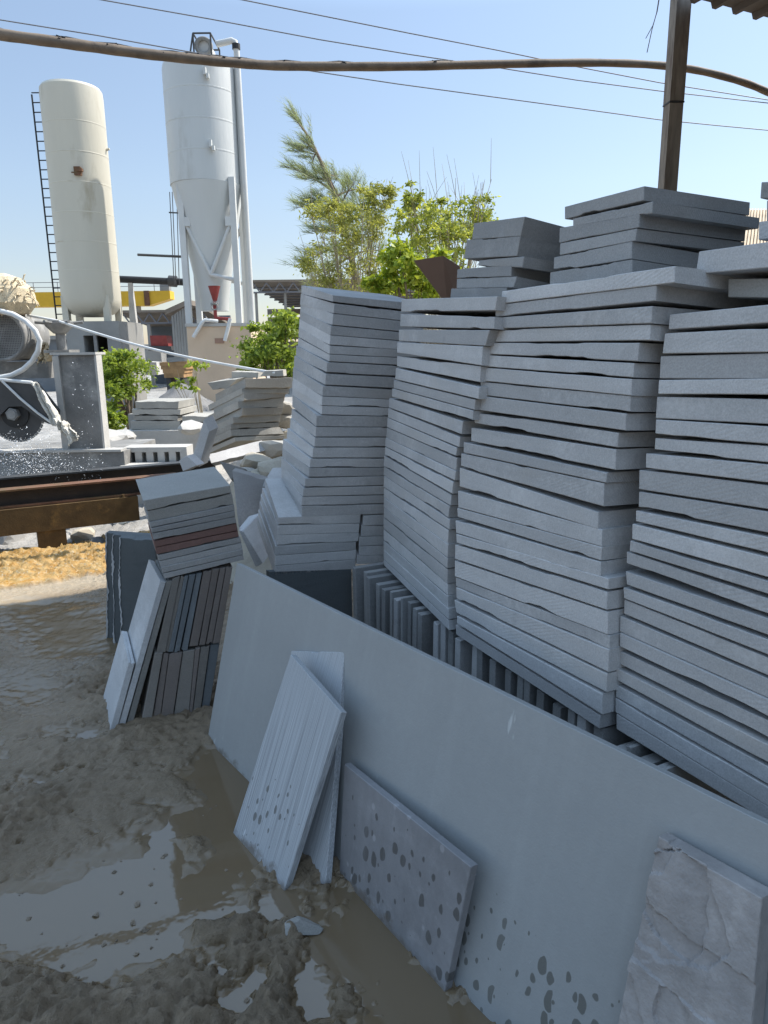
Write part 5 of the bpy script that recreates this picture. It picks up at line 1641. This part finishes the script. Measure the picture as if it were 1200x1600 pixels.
aw = thing('truss_shed', 'brown roofed open shed with a white truss, right of the white silo', 'shed', V((at_y(440, 520, 26).x, 26, 0)))
xa, xb = at_y(384, 440, 26).x, at_y(700, 440, 26).x
zf = at_y(430, 437, 26).z
zbk = at_y(430, 478, 38).z
q = [V((xa, 26, zf)), V((xb, 26, zf)), V((xb, 26, zf-0.08)), V((xa, 26, zf-0.08))]
MB().hexa(q, [V((xa, 38, zbk)), V((xb, 38, zbk)), V((xb, 38, zbk-0.08)), V((xa, 38, zbk-0.08))]).build('roof', M['shed_roof'], aw)
tr = MB()
n_ = 30
for k in range(n_):
    u0, u1 = xa+(xb-xa)*k/n_, xa+(xb-xa)*(k+1)/n_
    z0, z1 = (zf-0.1, zf-0.42) if k % 2 else (zf-0.42, zf-0.1)
    tr.tube([V((u0, 26.05, z0)), V((u1, 26.05, z1))], 0.025, 5)
tr.tube([V((xa, 26.05, zf-0.42)), V((xb, 26.05, zf-0.42))], 0.03, 5)
tr.build('truss', M['wire'], aw)
for k in range(1, 9):
    y_ = 26+12*k/9
    z_ = zf+(zbk-zf)*k/9-0.14
    MB().tube([V((xa, y_, z_)), V((xb, y_, z_))], 0.035, 5).build('purlin', M['wire'], aw)
for x_ in (xa+0.3, at_y(447, 500, 26.2).x, at_y(560, 500, 26.2).x):
    MB().tube([V((x_, 26.2, 0)), V((x_, 26.2, zf-0.42))], 0.05, 8).build('post', M['grey_wall'], aw)
fn = thing('board_fence', 'brown fence of horizontal boards behind the truss shed', 'fence', V((at_y(440, 500, 37).x, 37, 0)))
zt_ = at_y(430, 487, 37).z
z_ = 0.1
while z_ < zt_:
    bxx(xa-1, xb+6, 37, 37.05, z_, z_+0.28).build('board', M['shed_roof'], fn)
    z_ += 0.40
fw = thing('boundary_wall', 'long pale wall far behind the whole yard', 'wall', (0, 62, 0))
bxx(-90, 90, 62, 62.3, 0, 2.1).build('panel', M['grey_wall'], fw)
bxx(-90, 90, 61.9, 62.4, 2.103, 2.2).build('coping', M['slurry'], fw)
dk = thing('low_shed', 'low dark building behind the saw at the far left', 'building', at_y(70, 540, 30))
xa, xb = at_y(-60, 540, 30).x, at_y(103, 540, 30).x
bxx(xa, xb, 30, 33, 0, at_y(50, 531, 30).z).build('wall', M['shed_in'], dk)
bxx(xa-0.2, xb+0.2, 29.8, 33.2, at_y(50, 531, 30).z+0.003, at_y(50, 525, 30).z).build('roof', M['grey_wall'], dk)

# goods in and before the shed
def crate(c0, c1, Y, dep_, mat, name, label, cat):
    a_, b_ = at_y(*c0, Y), at_y(*c1, Y)
    t = MB()
    t.box(((a_.x+b_.x)/2, Y+dep_/2, (a_.z+b_.z)/2), (abs(b_.x-a_.x), dep_, abs(a_.z-b_.z)))
    k = t.v
    rnd = random.Random(int(c0[0]*7))
    for p in t.v:
        p += V((rnd.uniform(-.03, .03), rnd.uniform(-.03, .03), rnd.uniform(-.02, .02)))
    return tag(t.build(name, mat), label, cat)
crate((234, 524), (262, 541), 30.5, 0.8, M['red'], 'machine_box', 'dark red machine standing inside the open shed', 'machine')
crate((232, 541), (268, 547), 30.4, 0.9, M['dark_steel'], 'work_bench', 'dark bench under the red machine in the open shed', 'bench')
crate((230, 549), (252, 568), 26, 0.7, M['grey_wall'], 'grey_crate', 'grey crate in front of the open shed', 'crate')
crate((226, 566), (246, 586), 22, 0.7, M['slurry'], 'stone_block', 'pale block before the grey crate by the open shed', 'stone block')
crate((262, 558), (290, 565), 17, 0.6, M['grey_wall'], 'cover_slab', 'grey slab lying on the orange timber pile', 'slab')
tp_ = thing('timber_pile', 'pile of orange brown boards beside the beige block', 'timber pile', at_y(268, 590, 17))
for k, (x0_, x1_2, y0_, y1_2) in enumerate(((249, 291, 566, 571), (251, 290, 571.4, 577), (254, 288, 577.4, 583), (256, 287, 583.4, 590))):
    a_, b_ = at_y(x0_, y0_, 17), at_y(x1_2, y1_2, 17)
    MB().box(((a_.x+b_.x)/2, 17.4, (a_.z+b_.z)/2), (b_.x-a_.x, 0.8, a_.z-b_.z)).build('board', M['timber'], tp_)
for x_ in (262, 282):
    a_ = at_y(x_, 590, 17)
    MB().box((a_.x, 17.3, a_.z/2), (0.1, 0.5, a_.z)).build('trestle', M['dark_steel'], tp_)
# heap of grey grit
c_ = at_y(262, 643, 14.5)
hx, hy = np.meshgrid(np.linspace(-2.0, 2.0, 60)+c_.x, np.linspace(13, 18.5, 60))
dd = np.sqrt(((hx-c_.x)/1.15)**2+((hy-15.6)/1.5)**2)
hz = 0.95*np.clip(1-dd, 0, 1)**0.9*(0.85+0.3*fbm(hx*4, hy*4, 4, 91))-0.03
o_ = setting(grid_obj('gravel', hx, hy, hz, M['grit']), 'stuff')
# pale rough slabs in the middle distance, low wall, kerb with holes
for i, (x0_, x1_2, y0_, y1_2) in enumerate(((213, 281, 650, 661), (208, 284, 662, 671), (210, 280, 672, 679), (206, 283, 680, 694)), 1):
    q = [at_y(x0_, y0_, 8.9), at_y(x1_2, y0_, 8.9), at_y(x1_2-1, y1_2, 8.9), at_y(x0_+1, y1_2, 8.9)]
    q = [V((p_.x, p_.y, p_.z+0.18)) for p_ in q]
    tag(slab_mesh(q, [p_+V((0.05, 0.6, 0)) for p_ in q], random.Random(60+i), 18, 3, rag=0.008, chipsize=0.5).build('rough_slab', M['rubble']),
        f'rough whitish slab, {ordinal(i, 4)} of the low stack behind the saw', 'stone slab', 'rough slabs in the low stack')
ZL = at_y(206, 694, 8.9).z+0.18
pl = thing('concrete_plinth', 'low whitish plinth under the low stack of rough slabs', 'plinth', at_y(245, 700, 8.9))
bxx(at_y(196, 700, 8.8).x, at_y(335, 700, 8.8).x, 8.8, 9.8, 0, ZL-0.004).build('block', M['slurry'], pl)
for i, (x0_, x1_2, y0_, y1_2) in enumerate(((286, 356, 668, 677), (284, 352, 678, 690)), 1):
    q = [at_y(x, y, 8.9) for x, y in ((x0_, y0_), (x1_2, y0_), (x1_2, y1_2), (x0_, y1_2))]
    q = [V((p_.x, p_.y, p_.z+0.14)) for p_ in q]
    tag(slab_mesh(q, [p_+V((0.0, 0.5, 0)) for p_ in q], random.Random(70+i), 14, 3, rag=0.012, chipsize=0.5).build('rough_slab', M['rubble']),
        ('upper' if i == 1 else 'lower')+' rough slab of the pair between the low stack and rubble', 'stone slab', 'rough slabs in the low stack')
lw = thing('low_wall', 'low grey wall running before the beige block', 'wall', at_y(305, 655, 10.5))
bxx(at_y(200, 650, 10.5).x, at_y(345, 650, 10.5).x, 10.5, 10.8, 0, at_y(300, 646, 10.5).z).build('panel', M['grey_wall'], lw)
kb = thing('slotted_kerb', 'white concrete kerb with a row of square holes behind the rails', 'kerb', at_y(238, 728, 7.2))
xa, xb = at_y(193, 710, 7.2).x, at_y(292, 710, 7.2).x
zt_, zm1, zm2, zb_ = at_y(240, 699, 7.2).z, at_y(240, 706.5, 7.2).z, at_y(240, 723, 7.2).z, 0.0
k_ = bxx(xa, xb, 7.2, 7.45, zm1, zt_)
e = bxx(xa, xb, 7.2, 7.45, zb_, zm2); k_.add(e.v, e.f)
for i in range(6):
    xx = xa+(xb-xa-0.07)*i/5
    e = bxx(xx, xx+0.07, 7.203, 7.447, zm2, zm1); k_.add(e.v, e.f)
k_.build('frame', M['slurry'], kb)
bxx(xa+0.01, xb-0.01, 7.30, 7.44, zm2+0.002, zm1-0.002).build('back_panel', M['grey_wall'], kb)
q_ = at_y(195, 722, 7.1)
bxx(q_.x, at_y(280, 722, 7.1).x, 6.95, 7.17, 0, at_y(240, 724, 7.1).z).build('step', M['slurry'], kb)
for i, (x, y, Y, s_, lab) in enumerate(((170, 688, 8.0, 0.22, 'white block right of the saw column on the slurry'), (186, 683, 8.3, 0.16, 'small white block behind the saw base'), (300, 668, 8.6, 0.16, 'white lump at the foot of the slab standing on end'), (312, 655, 9.4, 0.14, 'white lump in front of the low grey wall'), (185, 706, 7.3, 0.1, 'white slurry lump on the end of the saw base'))):
    rock(at_y(x, y, Y), (s_*1.3, s_, s_*0.6), 300+i, M['slurry'], 'slurry_lump', lab, 'lump')

# ================================================================== TREES AND BUSHES
def leaf_cloud(mb, c, rx, n, size, rnd, droop=0.0, aspect=0.5):
    for _ in range(n):
        p = V(c)+V((rnd.gauss(0, rx[0]), rnd.gauss(0, rx[1]), rnd.gauss(0, rx[2])))
        d = V((rnd.gauss(0, 1), rnd.gauss(0, 1), rnd.gauss(0, 0.7)-droop)).normalized()
        s_ = d.cross(V((rnd.gauss(0, 1), rnd.gauss(0, 1), rnd.gauss(0, 1)))).normalized()
        L = size*rnd.uniform(0.45, 1.5)
        wd = L*aspect
        o = len(mb.v)
        mb.v += [p, p+d*L*0.45+s_*wd*0.5, p+d*L, p+d*L*0.45-s_*wd*0.5]
        mb.f.append((o, o+1, o+2, o+3))
def tree(name, label, base, limbs, mat, rnd, leafsize, clumps, trunk_r=0.06, cat='tree', bark='bark', twigs=0, group=None, aspect=0.5):
    """limbs: list of tip points; clumps: (centre, spread, leaves)"""
    base = V(base)
    t = thing(name, label, cat, base, group)
    tr = MB()
    for tip in limbs:
        tip = V(tip)
        mid = base+(tip-base)*0.45+V((rnd.uniform(-.1, .1), rnd.uniform(-.1, .1), 0.1))*(tip-base).length*0.5
        mid.z = max(mid.z, base.z+0.1)
        pts = [base*(1-s_)*(1-s_)+mid*2*s_*(1-s_)+tip*s_*s_ for s_ in [k/7 for k in range(8)]]
        tr.tube(pts, [trunk_r*(1-0.85*k/7) for k in range(8)], 7)
        for k in range(twigs):
            s_ = rnd.uniform(0.5, 1.0)
            p0 = base*(1-s_)*(1-s_)+mid*2*s_*(1-s_)+tip*s_*s_
            dd = ((tip-mid).normalized()+V((rnd.gauss(0, .4), rnd.gauss(0, .4), rnd.gauss(0.25, .3)))).normalized()
            L = rnd.uniform(0.25, 0.6)*(tip-base).length*0.35
            tr.tube([p0, p0+dd*L*0.5+V((0, 0, 0.02)), p0+dd*L], [trunk_r*0.22, trunk_r*0.16, trunk_r*0.08], 5)
    tr.build('trunk', M[bark], t, smooth=60)
    cm = MB()
    for c, sp, n in clumps:
        leaf_cloud(cm, c, sp, n, leafsize, rnd, 0.3, aspect)
    cm.build('crown', mat, t)
    return t
def clumps_px(lst, Y, dy, rnd, nper, sub=6):
    nper = nper*1.25
    """lst: (px, py, rx, ry) outlines; each split into smaller uneven clumps with gaps between"""
    out, tips = [], []
    for (x, y, rx, ry) in lst:
        c = at_y(x, y, Y)
        k = px_size(c)
        tips.append(c)
        for _ in range(sub):
            a, r_ = rnd.uniform(0, 6.28), math.sqrt(rnd.random())
            cc = c+V((rx*k*r_*math.cos(a), rnd.gauss(0, dy), ry*k*r_*math.sin(a)))
            s_ = rnd.uniform(0.16, 0.34)*min(rx, ry)*k
            out.append((cc, (s_*1.3, s_, s_*0.8), int(nper*rnd.uniform(0.5, 1.5))))
            if rnd.random() < 0.35:
                tips.append(cc)
    return out, tips
rnd = random.Random(101)
cl_, tips = clumps_px([(172, 572, 24, 24), (198, 582, 26, 26), (182, 600, 28, 14), (208, 603, 18, 14), (160, 598, 14, 22), (190, 560, 14, 12)], 11.5, 0.25, rnd, 95, 9)
b_ = at_y(206, 662, 11.5)
tree('small_tree', 'small bright green tree standing right of the saw column', (b_.x, 11.5, 0.2), tips[:14], M['leaf'], rnd, 0.064, cl_, 0.035)
cl_, tips = clumps_px([(160, 650, 16, 16), (174, 655, 12, 12)], 10.8, 0.2, rnd, 90, 8)
b_ = at_y(165, 672, 10.8)
tree('bush', 'low green bush at the foot of the saw column', (b_.x, 10.8, 0.05), tips[:6], M['leaf'], rnd, 0.08, cl_, 0.015, 'bush', group='low bushes')
cl_, tips = clumps_px([(430, 515, 32, 22), (448, 505, 18, 16), (412, 548, 26, 26), (440, 548, 28, 30), (398, 566, 16, 16), (455, 575, 16, 14)], 12.5, 0.4, rnd, 120, 9)
b_ = at_y(430, 590, 12.5)
tree('bush', 'large green bush between the beige block and the leaning stack', (b_.x, 12.5, 0.0), tips[:10], M['leaf'], rnd, 0.075, cl_, 0.03, 'bush', group='low bushes')
cl_, tips = clumps_px([(264, 634, 7, 12), (262, 642, 7, 6)], 11.0, 0.08, rnd, 60, 4)
b_ = at_y(264, 652, 11.0)
tree('bush', 'tiny yellow-green bush before the grit heap', (b_.x, 11, 0.1), tips[:4], M['leaf_bright'], rnd, 0.06, cl_, 0.01, 'bush', group='low bushes')
cl_, tips = clumps_px([(302, 567, 9, 5), (303, 600, 8, 8), (278, 598, 9, 6), (312, 572, 6, 6)], 10.2, 0.06, rnd, 12, 4)
b_ = at_y(318, 652, 10.2)
tree('weed', 'thin straggly yellow weed in front of the beige block', (b_.x, 10.2, 0.2), tips[:9], M['leaf_bright'], rnd, 0.07, cl_, 0.012, 'weed', bark='twig', twigs=2)
# the mixed trees in the middle
cl_, tips = clumps_px([(500, 345, 28, 22), (530, 375, 38, 30), (510, 420, 38, 30), (560, 400, 40, 36), (590, 345, 22, 28), (480, 405, 16, 16), (550, 440, 50, 22), (600, 300, 14, 14), (575, 320, 14, 18), (540, 332, 20, 14), (570, 365, 40, 30), (520, 445, 44, 18), (590, 420, 34, 30)], 15.0, 0.5, rnd, 82, 10)
b_ = at_y(545, 520, 15.0)
tree('olive_tree', 'olive-leaved bushy tree behind the narrow and leaning stacks', (b_.x, 15, 0.0), tips[:34], M['leaf_olive'], rnd, 0.078, cl_, 0.03, twigs=5, bark='twig', aspect=0.3)
cl_, tips = clumps_px([(640, 310, 16, 10), (665, 325, 26, 12), (700, 345, 36, 24), (735, 330, 20, 20), (755, 345, 16, 16), (690, 375, 34, 20), (655, 365, 24, 20), (745, 365, 16, 14), (630, 345, 16, 20), (675, 350, 40, 26), (720, 380, 36, 20), (640, 390, 30, 24), (690, 410, 40, 24)], 14.0, 0.45, rnd, 46, 10)
b_ = at_y(690, 500, 14.0)
extra_t = [at_y(x, y, 14+random.Random(x).uniform(-.4, .4)) for x, y in ((641, 284), (655, 300), (682, 290), (700, 300), (712, 278), (745, 290), (757, 282), (768, 280), (720, 310))]
tree('bare_tree', 'half-bare tree with pale upright twigs behind the brown board', (b_.x, 14, 0.0), extra_t+tips[:24], M['leaf_yellow'], rnd, 0.078, cl_, 0.026, twigs=5, bark='twig', aspect=0.45)
cl_, tips = clumps_px([(640, 440, 40, 20), (690, 450, 36, 16), (620, 400, 24, 22), (660, 415, 30, 20), (600, 440, 24, 16), (715, 440, 20, 18)], 11.0, 0.35, rnd, 75, 9)
b_ = at_y(650, 520, 11.0)
tree('bush', 'bright yellow-green bush just above the narrow stack', (b_.x, 11, 0.0), tips[:12], M['leaf_bright'], rnd, 0.085, cl_, 0.03, 'bush', group='low bushes', aspect=0.6)
# casuarina: plumes swept to the upper left
ct = thing('casuarina_tree', 'feathery grey-green casuarina leaning to the upper left', 'tree', V((at_y(560, 520, 18).x, 18, 0)))
tk, nd = MB(), MB()
CYY = 18.0
stem = [at_y(x, y, CYY) for x, y in ((562, 520), (556, 440), (545, 380), (528, 320), (506, 262), (486, 220), (472, 200), (463, 188))]
tk.tube(stem, [0.10, 0.085, 0.07, 0.055, 0.042, 0.03, 0.018, 0.008], 8)
plumes = [((545, 380), (455, 398)), ((540, 365), (478, 345)), ((530, 330), (452, 305)), ((524, 318), (470, 300)), ((516, 296), (440, 228)), ((510, 282), (466, 262)), ((520, 310), (560, 275)), ((505, 265), (525, 300)), ((530, 330), (565, 300)),
          ((490, 230), (455, 205)), ((482, 215), (449, 152)), ((500, 250), (470, 192)), ((545, 390), (575, 340)), ((536, 350), (500, 322)), ((515, 290), (490, 250)), ((528, 330), (545, 265)), ((520, 305), (505, 255)), ((540, 370), (510, 345)), ((548, 400), (480, 430)), ((550, 410), (520, 380)), ((508, 275), (520, 262)), ((495, 240), (478, 222)), ((535, 345), (552, 318)), ((548, 400), (590, 372))]
for (p0, p1) in plumes:
    a_ = at_y(*p0, CYY); b_ = at_y(p1[0]+10, p1[1]+(34 if p1[1] < 250 else 20), CYY+rnd.uniform(-0.7, 0.7))
    mid = (a_+b_)/2+V((0, 0, 0.12))
    cur = [a_*(1-s_)**2+mid*2*s_*(1-s_)+b_*s_*s_ for s_ in [k/8 for k in range(9)]]
    tk.tube(cur, [0.03*(1-k/9.5) for k in range(9)], 5)
    dirn = (b_-a_).normalized()
    L = (b_-a_).length
    nsub = int(6+L*8)
    for w_ in range(nsub):
        s_ = 0.12+0.88*(w_+rnd.random())/nsub
        i_ = min(7, int(s_*8))
        p0_ = cur[i_]+(cur[i_+1]-cur[i_])*(s_*8-i_)
        bd = (dirn*0.7+V((-0.34, 0, 0.46))+V((rnd.gauss(0, .34), rnd.gauss(0, .45), rnd.gauss(0, .34)))).normalized()
        bl_ = rnd.uniform(0.25, 0.6)*(1.15-0.6*s_)
        tk.tube([p0_, p0_+bd*bl_*0.5+V((-0.02, 0, 0.02)), p0_+bd*bl_+V((-0.06, 0, 0.0))], [0.008, 0.006, 0.003], 4)
        for k in range(int(30*bl_/0.4)):
            t2 = rnd.uniform(0.05, 1.0)
            p = p0_+bd*bl_*t2+V((rnd.gauss(0, .02), rnd.gauss(0, .02), rnd.gauss(0, .02)))
            d = (bd*0.6+V((-0.42, 0, 0.34))+V((rnd.gauss(0, .30), rnd.gauss(0, .30), rnd.gauss(0, .30)))).normalized()
            ln = rnd.uniform(0.12, 0.36)
            sd_ = d.cross(V((rnd.gauss(0, 1), -1, rnd.gauss(0, 1)))).normalized()*0.0034
            q_ = p+d*ln*0.6
            e_ = p+d*ln+V((-0.10, 0, -0.06))*ln
            o = len(nd.v)
            nd.v += [p-sd_, p+sd_, q_+sd_*0.8, q_-sd_*0.8, e_]
            nd.f += [(o, o+1, o+2, o+3), (o+3, o+2, o+4)]
tk.build('trunk', M['bark'], ct, smooth=60)
nd.build('crown', M['needle'], ct)

# pebbles and clods bedded in the mud
rnd = random.Random(55)
pb2 = MB()
for k in range(80):
    if k < 90:
        x, y = rnd.uniform(20, 420), rnd.uniform(1250, 1590)
    else:
        x, y = rnd.uniform(0, 360), rnd.uniform(1010, 1300)
    p = on_z(x, y)
    s_ = rnd.choice([0.003, 0.004, 0.005, 0.007, 0.010])
    rr_ = random.Random(k)
    vs = []
    for i in range(6):
        for j in range(5):
            a, e = 6.283*i/6+0.2*j, math.pi*(j/4-0.5)
            q_ = V((math.cos(a)*math.cos(e), math.sin(a)*math.cos(e), 0.45*math.sin(e)))*s_*rr_.uniform(0.55, 1.35)
            vs.append(p+q_+V((0, 0, s_*0.15)))
    fs = [(i*5+j, ((i+1) % 6)*5+j, ((i+1) % 6)*5+j+1, i*5+j+1) for i in range(6) for j in range(4)]
    pb2.add(vs, fs)
setting(pb2.build('pebbles', plain('clod', (0.19, 0.148, 0.105), 0.7, 0.3, 20, 0.002)), 'stuff')
